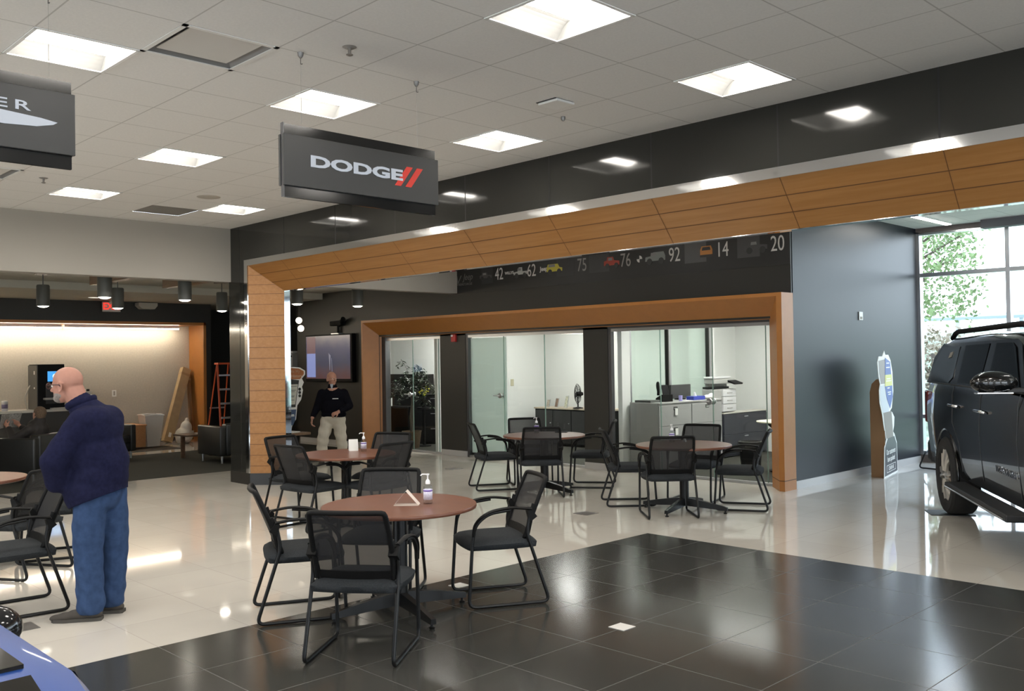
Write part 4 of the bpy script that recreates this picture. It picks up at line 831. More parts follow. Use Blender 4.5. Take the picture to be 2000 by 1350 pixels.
s3.location = (-15.30,8.06,0); s3.rotation_euler = (0,0,RD(90))
t = thing('side_table','small dark wood side table beside the black leather sofa','side table',(-16.45,7.80,0)); mk('tabletop', box(B(),-.30,.30,-.22,.42,.40,.43,.004,1), wood_mat('dark_walnut',(.06,.035,.02),(.09,.05,.03)), t)
for sy in (-.17,.37): mk('leg', box(B(),-.03,.03,sy-.03,sy+.03,0,.40), MATS['dark_walnut'], t)
tag(mk('magazine', box(B(),-.1,.1,-.13,.13,0,.008), M_card, None, None, (-16.4,8.02,.43)),'white magazine on the small side table by the sofa','magazine')
# counter with machines
t = thing('refreshment_counter','pale refreshment counter with dark base along the niche at the far left','counter',(-19.85,4.45,0)); mk('worktop', box(B(),-.33,.33,-4.2,2.60,.82,.87,.004,1), mat('pale_counter_top',(.62,.60,.54),.35), t); mk('base', box(B(),-.31,.28,-4.18,2.58,.0,.82), mat('dark_counter_base',(.035,.035,.033),.5), t)
t = thing('coffee_machine','tall black drinks machine with a blue lit screen and drip tray','coffee machine',(-19.70,6.35,0)); mk('body', box(B(),-.33,.20,-.24,.26,.87,1.76,.012), M_blackp, t); mk('side_panel', box(B(),-.33,.20,-.255,-.24,.87,1.74), mat('graphite_panel',(.055,.055,.05),.4), t)
mk('screen', box(B(),.20,.206,-.06,.23,1.42,1.62), mat('blue_screen',(.02,.05,.1),.2,emit=(.05,.30,.75),es=1.0), t); b = B(); tube(b, [(.209,.085+.045*cos(2*pi*k/20),1.52+.045*sin(2*pi*k/20)) for k in range(20)], .010, 5, closed=True); mk('screen_ring', b, mat('screen_ring_glow',(.3,.5,.6),.3,emit=(.5,.8,1),es=1.2), t)
mk('spout_bay', box(B(),.19,.205,-.10,.24,.98,1.34,.004,1), M_black, t); mk('drip_tray', box(B(),.20,.34,-.15,.24,1.06,1.10,.01), mat('grey_tray',(.30,.30,.28),.4), t); mk('cup_shelf', box(B(),.20,.40,-.02,.36,.87,.90), mat('pale_shelf',(.5,.5,.46),.4), t)
for z in (1.56,1.28): mk('sticker', box(B(),.02,.07,-.259,-.255,z,z+.07 if z > 1.4 else z+.03), M_card, t)
t = tag(mk('white_hose', tube(B(), fillet([(-19.55,5.98,1.35),(-19.50,5.92,1.25),(-19.55,5.88,1.1),(-19.6,5.95,.88)],.06), .012, 8), mat('hose_white',(.45,.43,.38),.5), None, 60),'thin pale hose hanging left of the drinks machine','hose')
t = thing('wipes_canister','white and blue wipes canister on the pale counter','canister',(-19.62,5.55,.87)); mk('body', lathe(B(), [(0,0),(.055,0),(.055,.17),(0,.17)], (0,0,0), 20), mat('canister_white',(.5,.5,.52),.4), t, 40); mk('lid', lathe(B(), [(.057,.17),(.057,.20),(0,.205)], (0,0,0), 20), M_enam, t, 40); mk('band', lathe(B(), [(.0558,.05),(.0558,.13)], (0,0,0), 20), mat('canister_band',(.12,.10,.18),.4), t, 180)
t = thing('glass_jar','clear glass jar with a bright lid at the left end of the counter','jar',(-19.6,5.06,.87)); mk('body', lathe(B(), [(0,0),(.05,0),(.05,.13),(.04,.15)], (0,0,0), 18), M_clear, t, 40); mk('lid', lathe(B(), [(.042,.15),(.042,.17),(0,.18)], (0,0,0), 18), M_chrome, t, 40)
t = thing('glass_cup','small clear cup between the jar and the wipes canister','cup',(-19.6,5.22,.87)); mk('body', lathe(B(), [(0,0),(.03,0),(.04,.10),(.037,.10),(.028,.01)], (0,0,0), 18), M_clear, t, 40)
t = thing('supply_rack','white box with dark lids and cups behind the navy shoulder','rack',(-19.75,7.02,.87)); mk('box', box(B(),-.15,.15,-.14,.16,0,.26,.004,1), M_card, t); mk('organizer', box(B(),-.12,.12,-.10,.16,.26,.33,.01), mat('clear_organizer',(.45,.45,.43),.3), t)
for k in range(3): mk('lid_stack', lathe(B(), [(0,.26),(.03,.26),(.03,.37),(0,.37)], (.05,-.05+.08*k,0), 10), M_blackp if k != 1 else M_enam, t, 40)
t = thing('wall_outlet','small white outlet on the beige niche wall','outlet',(-20.195,7.85,1.12)); mk('plate', box(B(),0,.008,-.045,.045,-.07,.07), M_enam, t); mk('socket', box(B(),.008,.012,-.018,.018,-.045,.045), M_grey, t)
t = thing('wooden_box','orange wooden box bench against the niche wall','wooden box',(-19.35,7.60,0)); mk('carcass', box(B(),-.35,.35,-.42,.42,.03,.46), wood_mat('warm_maple',(.40,.18,.07),(.46,.22,.09)), t); mk('lid', box(B(),-.37,.37,-.44,.44,.46,.49,.003,1), MATS['warm_maple'], t)
tag(mk('floor_mat', box(B(),-.42,.42,-.62,.55,0,.008), mat('brown_mat',(.030,.022,.016),.95), None, None, (-18.75,7.95,0)),'dark brown mat on the floor before the wooden box','mat')
t = thing('trash_bin','tall white tapered waste bin with a liner','bin',(-19.35,8.28,0)); b = B()
vs_ = [(-.13,-.13,.01),(.13,-.13,.01),(.13,.13,.01),(-.13,.13,.01),(-.18,-.20,.66),(.18,-.20,.66),(.18,.20,.66),(-.18,.20,.66),(-.16,-.18,.66),(.16,-.18,.66),(.16,.18,.66),(-.16,.18,.66),(-.12,-.12,.03),(.12,-.12,.03),(.12,.12,.03),(-.12,.12,.03)]
faces(b, vs_, [(0,1,2,3),(0,1,5,4),(1,2,6,5),(2,3,7,6),(3,0,4,7),(4,5,9,8),(5,6,10,9),(6,7,11,10),(7,4,8,11),(8,9,13,12),(9,10,14,13),(10,11,15,14),(11,8,12,15),(12,13,14,15)]); mk('body', b, mat('white_bin_plastic',(.62,.58,.53),.45), t)
mk('liner', tube(B(), [(-.185,-.205,.665),(0,-.21,.68),(.185,-.205,.66),(.19,0,.675),(.185,.205,.655),(0,.21,.67),(-.185,.205,.665),(-.19,0,.68)], .014, 6, closed=True), M_card, t, 60)
def lean(name,label,p0,p1,w,h,m,cat='box'):
    p0, p1 = Vector(p0), Vector(p1); d = (p1-p0); L_ = d.length; zt = d.normalized(); xt = Vector((1,0,0)); xt = (xt-zt*xt.dot(zt)).normalized(); yt = zt.cross(xt)
    b = box(B(),-w/2,w/2,-h/2,h/2,0,L_,.004,1)
    for v in b.verts: v.co = xt*v.co.x+yt*v.co.y+zt*v.co.z
    t = thing(name,label,cat,p0); mk('carton', b, m, t); b = box(B(),-w/2-.003,w/2+.003,-h/2-.003,h/2+.003,L_*.9,L_*.93)
    for v in b.verts: v.co = xt*v.co.x+yt*v.co.y+zt*v.co.z
    mk('tape', b, mat('brown_tape',(.30,.20,.10),.4), t); b = box(B(),w/2,w/2+.004,-.03,.03,.10,.2)
    for v in b.verts: v.co = xt*v.co.x+yt*v.co.y+zt*v.co.z
    mk('label_sticker', b, M_card, t); return t
M_kraft = mat('kraft_cardboard',(.40,.29,.16),.8,noise=.06,nscale=10)
lean('long_carton','long flat cardboard carton leaning in the niche corner',(-19.72,8.78,.04),(-20.04,9.38,1.62),.14,.20,M_kraft); lean('long_carton','second thin brown board leaning behind the long carton',(-19.9,9.44,.03),(-20.1,9.47,1.5),.10,.05,mat('darker_kraft',(.24,.13,.06),.8))
b = B(); ell(b,(0,0,.18),(.20,.19,.18)); ell(b,(.02,.04,.34),(.13,.12,.15)); ell(b,(0,.07,.48),(.05,.05,.08)); ell(b,(.08,-.1,.12),(.12,.12,.12)); o = tag(remeshed('white_trash_bag', b, mat('white_bag_film',(.62,.59,.53),.35,bump=.9,nscale=9), None, .016, 1),'white knotted plastic bag beside the leaning carton','bag'); o.location = (-19.45,9.05,0)
t = thing('step_ladder','orange and aluminium step ladder against the dark corner','ladder',(-18.35,9.62,0)); mo = mat('orange_fibreglass',(.62,.10,.03),.4)
t.location = (-18.6,9.55,0)
for s in (-1,1):
    mk('front_rail', tube(B(), [(.30,s*.21,.0),(.02,s*.15,1.72)], .025, 6, flat=.012, side=(0,1,0)), mo, t, 60); mk('rear_rail', tube(B(), [(-.45,s*.19,.0),(-.04,s*.13,1.70)], .016, 6), mo, t, 60)
for k in range(5): z = .28+.30*k; mk('step', box(B(),.30-.28*z/1.72-.05,.30-.28*z/1.72+.04,-.20+.06*z/1.72,.20-.06*z/1.72,z-.03,z+.01,.003,1), M_alu, t)
mk('top_cap', box(B(),-.09,.09,-.17,.17,1.70,1.74,.01), mo, t); mk('rear_brace', box(B(),-.31,-.27,-.17,.17,.75,.78), M_alu, t)
tag(mk('tall_board', box(B(),-.02,.02,-.05,.05,0,2.0), mat('brown_plank',(.20,.11,.06),.6), None, None, (-18.9,9.93,0)),'tall narrow brown board standing right of the step ladder','board')
# printer nook
for k,(z,l) in enumerate(((1.62,'black wall shelf with the upper white printer'),(1.16,'black wall shelf with the lower white printer'))):
    tag(mk('wall_shelf', box(B(),-19.35,-18.2,11.15,11.58,z-.03,z), M_blackp), l, 'shelf')
    t = thing('desktop_printer',('white printer on the upper shelf beside the oak jamb','white printer on the lower shelf beside the oak jamb')[k],'printer',(-18.80,11.36,z)); mk('body', box(B(),-.28,.26,-.16,.20,0,.30-.06*k,.015), mat('printer_shell',(.48,.47,.44),.5), t); mk('lid', box(B(),-.28,.26,-.16,.20,.305-.06*k,.36-.06*k,.01), M_prw, t); mk('slot', box(B(),-.20,.20,-.175,-.155,.14,.20), M_alud, t)
    mk('button_panel', box(B(),.10,.24,-.168,-.158,.22-.06*k,.26-.06*k), M_blackp, t)
# tabletop cutout stand and table
t = thing('display_table','dark low table with a worn brown top right of the oak jamb','table',(-14.45,8.45,0)); mk('tabletop', box(B(),-.33,.35,-.65,.42,.455,.50,.01), wood_mat('worn_oak_top',(.16,.10,.06),(.22,.14,.08)), t); 
for s in (-.5,.3): mk('leg', box(B(),-.06,.06,s-.06,s+.06,0,.455), M_blackp, t)
for k,(x,y,r,l) in enumerate(((-14.35,8.60,20,'white papers at the right front of the low display table'),(-14.45,8.36,-10,'stacked papers left on the low display table'))): tag(mk('paper_stack', rotbm(box(B(),-.14,.14,-.10,.10,0,.018), rotz(r)), M_card, None, None, (x,y,.50)), l, 'papers')
t = thing('history_stand','cut-out promo stand with orange head, phone picture and blue foot','promo stand',(-14.62,8.62,.50),0)
def cut(P, x0, x1): return prism(B(), P, 'x', x0, x1)
outl = [(-.40,0),(.17,0),(.20,.12),(.27,.20),(.30,.45),(.38,.55),(.42,.72),(.40,.78),(.44,.86),(.40,.93),(.47,1.0),(.47,1.07),(.36,1.13),(0,1.16),(-.40,1.10)]
mk('board', cut(outl,-.006,0), M_card, t)
def ins(P, k=.02): c = (sum(p[0] for p in P)/len(P), sum(p[1] for p in P)/len(P)); return [(p[0]+(c[0]-p[0])*k/.4, p[1]+(c[1]-p[1])*k/.4) for p in P]
mk('orange_head', cut([(-.38,.92),(.36,.92),(.44,1.01),(.44,1.06),(.34,1.11),(0,1.135),(-.38,1.08)],.0,.002), mat('print_orange',(.36,.12,.035),.5), t)
mk('brown_panel', cut([(-.38,.30),(.10,.30),(.20,.92),(-.38,.92)],.0,.002), mat('print_brown',(.22,.10,.05),.5), t)
mk('phone_picture', cut([(.02,.42),(.26,.42),(.34,.90),(.12,.93),(.08,.88)],.002,.004), mat('print_black',(.02,.02,.02),.4), t)
mk('phone_page', cut([(.055,.47),(.255,.47),(.315,.83),(.13,.83)],.004,.005), mat('print_cream',(.50,.49,.42),.5), t)
mk('blue_foot', cut([(-.38,.10),(.20,.10),(.25,.18),(.275,.38),(-.38,.38)],.002,.004), mat('print_blue',(.04,.07,.14),.5), t)
for txt,sz,y,z,m_ in (('Show Me My',.075,.16,1.06,mat('print_tan',(.45,.25,.14),.5)),('Service History',.075,.17,.975,mat('print_pale_tan',(.55,.38,.26),.5))):
    b = text_bm(txt,sz,.001,bold=.001); place_bm(b,(.0055,y,z),(0,1,0),(0,0,1)); mk('printed_text', b, m_, t)
b = text_bm('x.com',.075,.001,bold=.002); place_bm(b,(.0050,.14,.28),(0,1,0),(0,0,1)); mk('printed_text', b, M_card, t)
b = text_bm('rt',.055,.001,bold=.001); place_bm(b,(.0050,.05,.19),(0,1,0),(0,0,1)); mk('printed_text', b, M_card, t)
b = B(); ell(b,(.30-.0,0,0),(.001,.001,.001)); b.free()
b = B()
for (y0,y1,z) in ((.15,.29,.79),(.13,.27,.72),(.15,.25,.695),(.14,.24,.62),(.15,.23,.60),(.12,.24,.545)): box(b,.005,.0058,y0,y1,z,z+.009)
mk('text_lines', b, M_alud, t)
for z in (.62,.68,.74): mk('dark_dots', lathe(B(), [(.028,0),(.028,.002),(0,.002)], (.003,.35,z), 12,'x'), MATS['print_black'], t)
# ---- cutout by the slate wall
A_, B_ = Vector((-5.585,12.60,0)), Vector((-5.78,13.50,0)); dl = (B_-A_); ang = math.degrees(math.atan2(dl.y,dl.x))
t = thing('standing_cutout','tall white-edged cut-out stand with blue arrow panel leaning by the slate wall','promo stand',A_,ang)
Wd = dl.length
def C(P, y0, y1): return prism(B(), [(p[0]*Wd,p[1]) for p in P], 'y', y0, y1)
outl = [(.0,0),(1,0),(.96,.43),(.80,.56),(.70,.60),(.78,.68),(.82,.80),(.66,.88),(.50,.90),(.64,.94),(.78,1.18),(.74,1.45),(.62,1.62),(.46,1.70),(.25,1.70),(.18,1.76),(.04,1.68),(-.20,1.68),(-.30,1.60),(-.24,1.40),(-.14,1.30),(-.22,1.22),(-.20,1.05),(-.04,.88),(.06,.70),(.20,.52),(.06,.42)]
outl = outl
def shrink(P,f,cx=.5): return P
mk('board', C(outl,0,.008), M_card, t)
# local -y faces the room
def CF(P, n, m_, d=0): return mk(n, C(P,-.002-d,-d), m_, t)
CF([(.04,.02),(.96,.02),(.925,.41),(.78,.53),(.30,.53),(.09,.41)],'black_foot',mat('print_slate',(.035,.037,.045),.45))
CF([(.22,.53),(.70,.53),(.60,.90),(.02,.90),(.10,.70)],'grey_column',mat('print_taupe',(.20,.17,.15),.5)); CF([(.0,.90),(.42,.90),(.45,1.28),(-.14,1.28),(-.17,1.1)],'pale_middle',mat('print_pale',(.55,.58,.62),.5))
CF([(-.10,1.30),(.25,1.30),(.25,1.64),(-.23,1.62),(-.19,1.45)],'grey_upper',mat('print_grey',(.27,.23,.22),.5))
CF([(.18,1.42),(.62,1.42),(.56,1.60),(.20,1.66)],'blue_panel',mat('print_royal',(.06,.10,.36),.45),.003); CF([(.16,1.26),(.68,1.26),(.66,1.42),(.18,1.42)],'yellow_band',mat('print_yellow',(.60,.58,.18),.45),.003); CF([(.16,1.26),(.68,1.26),(.70,1.10),(.50,.94),(.28,1.08)],'blue_panel',mat('print_royal',(.05,.09,.42),.45),.003)
for txt,sz,x,z in (('Our customers',.105,.50,.335),('have spoken!',.105,.51,.235),('CARFAX',.075,.50,.105)):
    b = text_bm(txt,sz,.001,bold=.0015,sx=.92 if z > .2 else 1.25); place_bm(b,(x*Wd,-.0032,z),(1,0,0),(0,0,1)); mk('printed_text', b, M_card, t)
b = B(); 
for (x0,x1,z0,z1) in ((.18,.82,.055,.062),(.18,.82,.150,.157),(.18,.19,.055,.157),(.81,.82,.055,.157)): box(b,x0*Wd,x1*Wd,-.0035,-.002,z0,z1)
mk('logo_box', b, M_card, t)
for (x0,x1,z) in ((.28,.48,1.575),(.26,.52,1.515),(.28,.56,1.355),(.24,.60,1.325),(.32,.48,1.225),(.34,.58,1.165),(.38,.56,1.135)): mk('pale_stripe', box(B(),x0*Wd,x1*Wd,-.0065,-.005,z,z+.014), M_card, t)
b = prism(B(), [(0,0),(.19,0),(.19,1.18),(.16,1.30),(.10,1.36),(0,1.38)], 'x', .10*Wd,.10*Wd+.006)
mk('cardboard_brace', b, mat('brown_brace',(.30,.17,.08),.75), t)
tag(mk('power_cable', tube(B(), fillet([(-5.62,14.2,.25),(-5.60,14.05,.24),(-5.66,13.95,.02),(-5.2,13.9,.015),(-4.6,13.7,.015)],.06), .012, 6), M_blackp, None, 60),'black cable drooping to the floor beside the truck rear','cable')
# ---- outdoors: guard rail, tree, shrubs
M_galv = mat('galvanised_steel',(.35,.40,.44),.5,metal=.4)
t = thing('guard_rail','galvanised guard rail on posts along the top of the grass bank','guard rail',(0,33.0,2.3)); b = B()
for i in range(1): prism(b, [(-.02,.50),(.04,.54),(-.02,.60),(.04,.66),(-.02,.70),(-.05,.60)], 'x', -42, 24)
mk('beam', b, M_galv, t)
for x in range(-40,24,2):
    if -22 < x < 6: mk('post', box(B(),x-.06,x+.06,.03,.2,-.3,.74), M_galv, t)
random.seed(5)
def tree(x,y,z,h,r,label,m,n=420,ls=.22):
    t = thing('broadleaf_tree',label,'tree',(x,y,z)); b = B(); tube(b, [(0,0,-.3),(.05,0,h*.4),(-.1,.1,h*.8)], [.16,.12,.05], 8)
    for k in range(10): a = random.uniform(0,2*pi); z0 = h*random.uniform(.3,.75); tube(b, [(0,0,z0),(r*.7*cos(a),r*.7*sin(a),z0+h*.15)], [.05,.02], 5)
    mk('trunk', b, mat('tree_bark',(.10,.08,.06),.9), t, 60); b = B()
    for k in range(n):
        a = random.uniform(0,2*pi); u = random.uniform(.2,1.0); rr = r*math.sqrt(random.random())*(1.0-.35*abs(u-.5)); c = Vector((rr*cos(a),rr*sin(a),h*u)); 
        for q_ in range(5):
            p = c+Vector([random.gauss(0,.16) for _ in range(3)]); d = Vector([random.uniform(-1,1) for _ in range(3)]).normalized(); s = d.orthogonal().normalized(); L_ = ls*random.uniform(.6,1.2); faces(b, [p,p+d*L_*.5+s*L_*.3,p+d*L_,p+d*L_*.5-s*L_*.3], [(0,1,2,3)])
    mk('foliage', b, m, t)['kind'] = 'stuff'; return t
M_lf = mat('pale_green_leaves',(.16,.22,.09),.8,noise=.3,nscale=1); M_lf2 = mat('brown_green_shrub',(.20,.16,.11),.9,noise=.3,nscale=2)
tree(-10.75,26.5,1.9,4.6,1.75,'leafy green tree seen through the upper left window pane',M_lf,900,.15)
tree(-7.9,20.5,.1,2.0,.9,'brownish shrub on the bank behind the truck roof',M_lf2,260,.12)
tree(-8.6,31.8,2.2,.9,.7,'small green bush below the guard rail at the right edge',M_lf,120,.14)
# ================================================================ VEHICLES
M_paint = mat('black_metallic_paint',(.003,.0035,.004),.25,spec=.2,metal=.1,coat=1.0,croug=.03); M_dglass = mat('dark_tinted_glass',(.004,.005,.006),.04,spec=.25); M_dglass.node_tree.nodes['Principled BSDF'].inputs['IOR'].default_value = 1.2; M_rub = mat('tyre_rubber',(.012,.012,.012),.75)
M_rim = mat('polished_wheel_alloy',(.66,.63,.58),.28,metal=.7); M_chr = MATS['polished_trim_metal']; M_bplas = mat('black_trim_plastic',(.015,.015,.016),.5)
M_blue = mat('blue_metallic_paint',(.008,.050,.24),.35,metal=.35,coat=.35,croug=.04)
def loft(b, st):
    rows = []
    for x, P in st:
        full = [(-y,z) for y,z in P]+[(y,z) for y,z in reversed(P)] 
        rows.append([b.verts.new((x,y,z)) for y,z in full])
    n = len(rows[0])
    for p, q_ in zip(rows, rows[1:]):
        for i in range(n): b.faces.new((p[i],p[(i+1)%n],q_[(i+1)%n],q_[i]))
    b.faces.new(rows[0]); b.faces.new(rows[-1][::-1]); return b
def cut_wheels(o, axles, r, z):
    for x in axles:
        b = lathe(B(), [(r,-1.3),(r,1.3)], (x,0,z), 40, 'y'); c = mk('cutter', b, M_black); m = o.modifiers.new('b','BOOLEAN'); m.object = c; m.operation = 'DIFFERENCE'; m.solver = 'EXACT'
        dg = bpy.context.evaluated_depsgraph_get(); dg.update(); me = bpy.data.meshes.new_from_object(o.evaluated_get(dg)); o.modifiers.clear(); old = o.data; o.data = me; bpy.data.meshes.remove(old); cm = c.data; bpy.data.objects.remove(c); bpy.data.meshes.remove(cm)
    o.data.set_sharp_from_angle(angle=RD(32))
def wheel(t, x, y, s, r, w, rr, spokes=6):
    wh = mk('wheel', lathe(B(), [(rr-.02,-w/2+.03),(rr+.01,-w/2),(r-.03,-w/2),(r-.006,-w/2+.025),(r,-w/4),(r,w/4),(r-.006,w/2-.025),(r-.03,w/2),(rr+.01,w/2),(rr-.02,w/2-.03)], (0,0,0), 48, 'y', False), M_rub, t, 35); wh.location = (x,y,r)
    b = B(); lathe(b, [(rr-.03,-.09),(rr+.006,-.115),(rr+.006,.115),(rr-.03,.09)], (0,0,0), 48, 'y', False); f = s*w*.46
    lathe(b, [(.065,f*.7),(.06,f*.95),(0,f)], (0,0,0), 20, 'y')
    for k in range(spokes):
        for dd in (-.17,.17):
            a = 2*pi*k/spokes; P0 = Vector((.05*cos(a),f*.9,.05*sin(a))); P1 = Vector(((rr*.55)*cos(a+dd*.5),f*.92,(rr*.55)*sin(a+dd*.5))); P2 = Vector(((rr-.01)*cos(a+dd*1.15),f*.72,(rr-.01)*sin(a+dd*1.15))); tube(b, [P0,P1,P2], [.030,.024,.028], 6, flat=.016)
    mk('rim', b, M_rim, wh, 35); mk('brake_disc', lathe(B(), [(0,s*.0),(.17,s*.0),(.17,s*.02),(0,s*.02)], (0,0,0), 28, 'y'), MATS['steel_floor_plate'], wh, 35)
TR = thing('black_truck','large black three-row truck with a roof rail and running board at the right edge','car',(-3.03,10.78,0),-57)
def sec(w, zb, zt, rock=.06): return [(0,zb),(w-.16,zb),(w-.06,zb+.03),(w-.035,zb+.12),(w-.012,zb+.36),(w,zb+.56),(w-.004,zb+.66),(w-.02,zt-.10),(w-.045,zt-.015),(w-.10,zt),(0,zt+.01)]
st = [(-1.20,sec(.78,.50,1.15)),(-1.16,sec(.90,.46,1.30)),(-1.0,sec(.975,.44,1.38)),(-.5,sec(1.0,.42,1.40)),(.5,sec(1.0,.41,1.40)),(1.5,sec(1.0,.41,1.39)),(2.4,sec(1.0,.41,1.37)),(2.9,sec(1.0,.42,1.33)),(3.6,sec(.99,.42,1.27)),(3.98,sec(.94,.44,1.20)),(4.10,sec(.82,.50,1.10))]
bd = mk('body', loft(B(), st), M_paint, TR, 32); cut_wheels(bd, (0,3.09), .475, .42)
def cab(wb, wt, zb, zt): return [(0,zb),(wb,zb),(wb+(wt-wb)*.5+.01,(zb+zt)/2-.02),(wt+.01,zt-.075),(wt-.045,zt-.025),(wt-.16,zt),(0,zt+.02)]
mk('cabin', loft(B(), [(-1.14,cab(.90,.78,1.34,1.42)),(-1.08,cab(.93,.79,1.36,1.62)),(-.88,cab(.955,.80,1.36,1.86)),(-.5,cab(.96,.81,1.36,1.90)),(.8,cab(.96,.82,1.36,1.915)),(1.7,cab(.96,.81,1.36,1.90)),(2.15,cab(.955,.79,1.35,1.83)),(2.75,cab(.93,.80,1.30,1.50)),(3.0,cab(.90,.82,1.26,1.33))]), M_paint, TR, 32)
def sidepoly(P, off, side=-1):
    r = []
    for x,z in P:
        u = (z-1.36)/(1.84-1.36); y = .962+(.83-.962)*u+.010*math.sin(pi*min(1,max(0,u)))+off; r.append((x,side*y,z))
    return r
def sideface(name, P, off, m, side, par=TR, th=.006):
    b = B(); A = sidepoly(P,off,side); D = sidepoly(P,off-th,side); n = len(P); faces(b, A+D, [tuple(range(n)),tuple(range(n,2*n))]+[(i,(i+1)%n,n+(i+1)%n,n+i) for i in range(n)]); return mk(name, b, m, par)
quarter = [(-.80,1.43),(.02,1.40),(.16,1.46),(.12,1.78),(-.62,1.78),(-.92,1.52)]
rearw = [(.40,1.41),(1.22,1.41),(1.20,1.80),(.34,1.79)]; frontw = [(1.46,1.41),(2.42,1.41),(2.02,1.76),(1.90,1.80),(1.42,1.80)]
for side in (-1,1):
    sideface('window_surround', [(-1.0,1.375),(2.56,1.375),(2.14,1.79),(1.98,1.83),(-.70,1.82),(-.94,1.66)], .004, mat('gloss_black_surround',(.010,.010,.011),.10), side)
    for k,(nm,P) in enumerate((('quarter_window',quarter),('rear_door_window',rearw),('front_door_window',frontw))): w_ = sideface(nm, P, .010, M_dglass if k else mat('quarter_glass_reflection_grey',(.035,.045,.050),.10,spec=.8), side)  # light grey reflection of the quarter window put into its glass colour
    b = B(); 
    for (a,c) in zip([(-1.0,1.372),(2.56,1.372)],[(2.56,1.372)]): pass
    A = sidepoly([(-.98,1.385),(2.58,1.385)],.010,side); tube(b, A, .008, 6); mk('belt_trim', b, M_bplas, TR, 60)
    for x in (.42,1.42): 
        mk('door_handle', tube(B(), fillet([(x-.12,side*1.0,1.17),(x-.10,side*1.035,1.18),(x+.10,side*1.035,1.18),(x+.12,side*1.0,1.17)],.02), .014, 8), M_chr if x < 1 else M_chr, TR, 60)
    b = B()
    for x0 in (.28+.0,1.34,2.46): 
        z0 = .50; mk('door_seam', tube(B(), [(x0+(.30 if x0 < .3 else 0),side*.968,.52),(x0+(.26 if x0 < .3 else 0),side*.990,.80),(x0+.04*(x0<.3),side*1.001,1.0),(x0,side*.985,1.28),(x0,side*.963,1.37)], .0035, 5), M_black, TR)
    b.free()
    rb = mk('running_board', box(B(),.52,2.58,side*1.13 if side < 0 else .93,side*.93 if side < 0 else 1.13,.355,.415,.012), M_bplas, TR); mk('chrome_strip', box(B(),.56,2.54,side*1.136-.004,side*1.136+.004,.372,.384), M_chr, rb)
    mr = mk('side_mirror', ell(B(),(0,0,0),(.085,.18,.095),None,24,14), M_paint, TR, 180); mr.location = (2.50,side*1.17,1.47); mk('chrome_base', box(B(),-.05,.06,-.14,.13,-.088,-.074,.004,1), M_chr, mr); mk('mirror_arm', box(B(),-.03,.04,-.22 if side > 0 else .05,-.05 if side > 0 else .22,-.085,-.04,.01), M_bplas, mr); mk('mirror_glass', box(B(),-.080,-.068,-.10,.10,-.06,.055,.003,1), mat('mirror_silver',(.6,.6,.62),.03,metal=1), mr)
    rr_ = mk('roof_rail', tube(B(), fillet([(-.80,side*.72,1.88),(-.62,side*.72,1.95),(1.8,side*.72,1.965),(2.02,side*.71,1.86)],.12), .028, 8, flat=.028), mat('matte_black_rail',(.012,.012,.012),.7,spec=.2), TR, 60)
    mk('wheel_arch_trim', tube(B(), [(.485*cos(a),side*.988,.42+.485*sin(a)) for a in [RD(-8+196*k/24) for k in range(25)]], .012, 6), M_paint, TR, 60)
    mk('taillight', box(B(),-1.165,-1.0,side*.93-.035,side*.93+.035,.90,1.28,.02), mat('dark_red_lens',(.16,.02,.015),.08), TR)
    wheel(TR, 0, side*.885, side, .41, .27, .29); wheel(TR, 3.09, side*.865, side, .41, .27, .285)
    b = text_bm('WAGONEER',.075,.006,bold=.001,sx=1.2,space=1.3)
    if side < 0: place_bm(b,(2.12,-.990,.70),(1,0,0),(0,0,1))
    else: place_bm(b,(2.12,.990,.70),(-1,0,0),(0,0,1))
    mk('badge_lettering', b, M_chr, TR)
mk('rear_window', (lambda b: faces(b, [(-1.115,-.72,1.45),(-1.115,.72,1.45),(-.93,.68,1.82),(-.93,-.68,1.82),(-1.105,-.72,1.45),(-1.105,.72,1.45),(-.92,.68,1.82),(-.92,-.68,1.82)], [(0,1,2,3),(4,5,6,7)]) and b)(B()), M_dglass, TR)
mk('windshield', (lambda b: faces(b, [(2.93,-.78,1.36),(2.93,.78,1.36),(2.22,.70,1.83),(2.22,-.70,1.83)], [(0,1,2,3)]) and b)(B()), M_dglass, TR)
mk('rear_bumper', box(B(),-1.26,-1.06,-.93,.93,.42,.70,.05), M_bplas, TR); mk('front_bumper', box(B(),3.95,4.18,-.90,.90,.36,.70,.06), M_bplas, TR); mk('grille', box(B(),4.05,4.13,-.70,.70,.82,1.05,.01), M_bplas, TR); mk('floorpan', box(B(),-.9,3.9,-.72,.72,.32,.44), M_bplas, TR)
for s in (-1,1): mk('headlight', box(B(),3.93,4.10,s*.78-.13,s*.78+.13,.86,1.04,.02), M_dglass, TR)
mk('window_sticker', sideface('x', [(-.22,1.66),(-.12,1.67),(-.10,1.73),(-.20,1.72)], .014, M_card, -1).data and (lambda: B())() , M_card, TR) if False else sideface('window_sticker', [(-.22,1.66),(-.12,1.67),(-.10,1.73),(-.20,1.72)], .014, M_grey, -1)
tag(mk('rubber_mat', box(B(),-.17,.17,-.22,.22,0,.006), M_bplas, None, None, (0,0,0)),'small black mat under the rear wheel of the truck','mat'); o = bpy.data.objects['rubber_mat']; o.location = (-3.87,10.32,0); o.rotation_euler = (0,0,RD(-57))
for c_ in [c for c in TR.children if c.name.startswith('wheel') and not 'arch' in c.name]: c_.location.z += .007
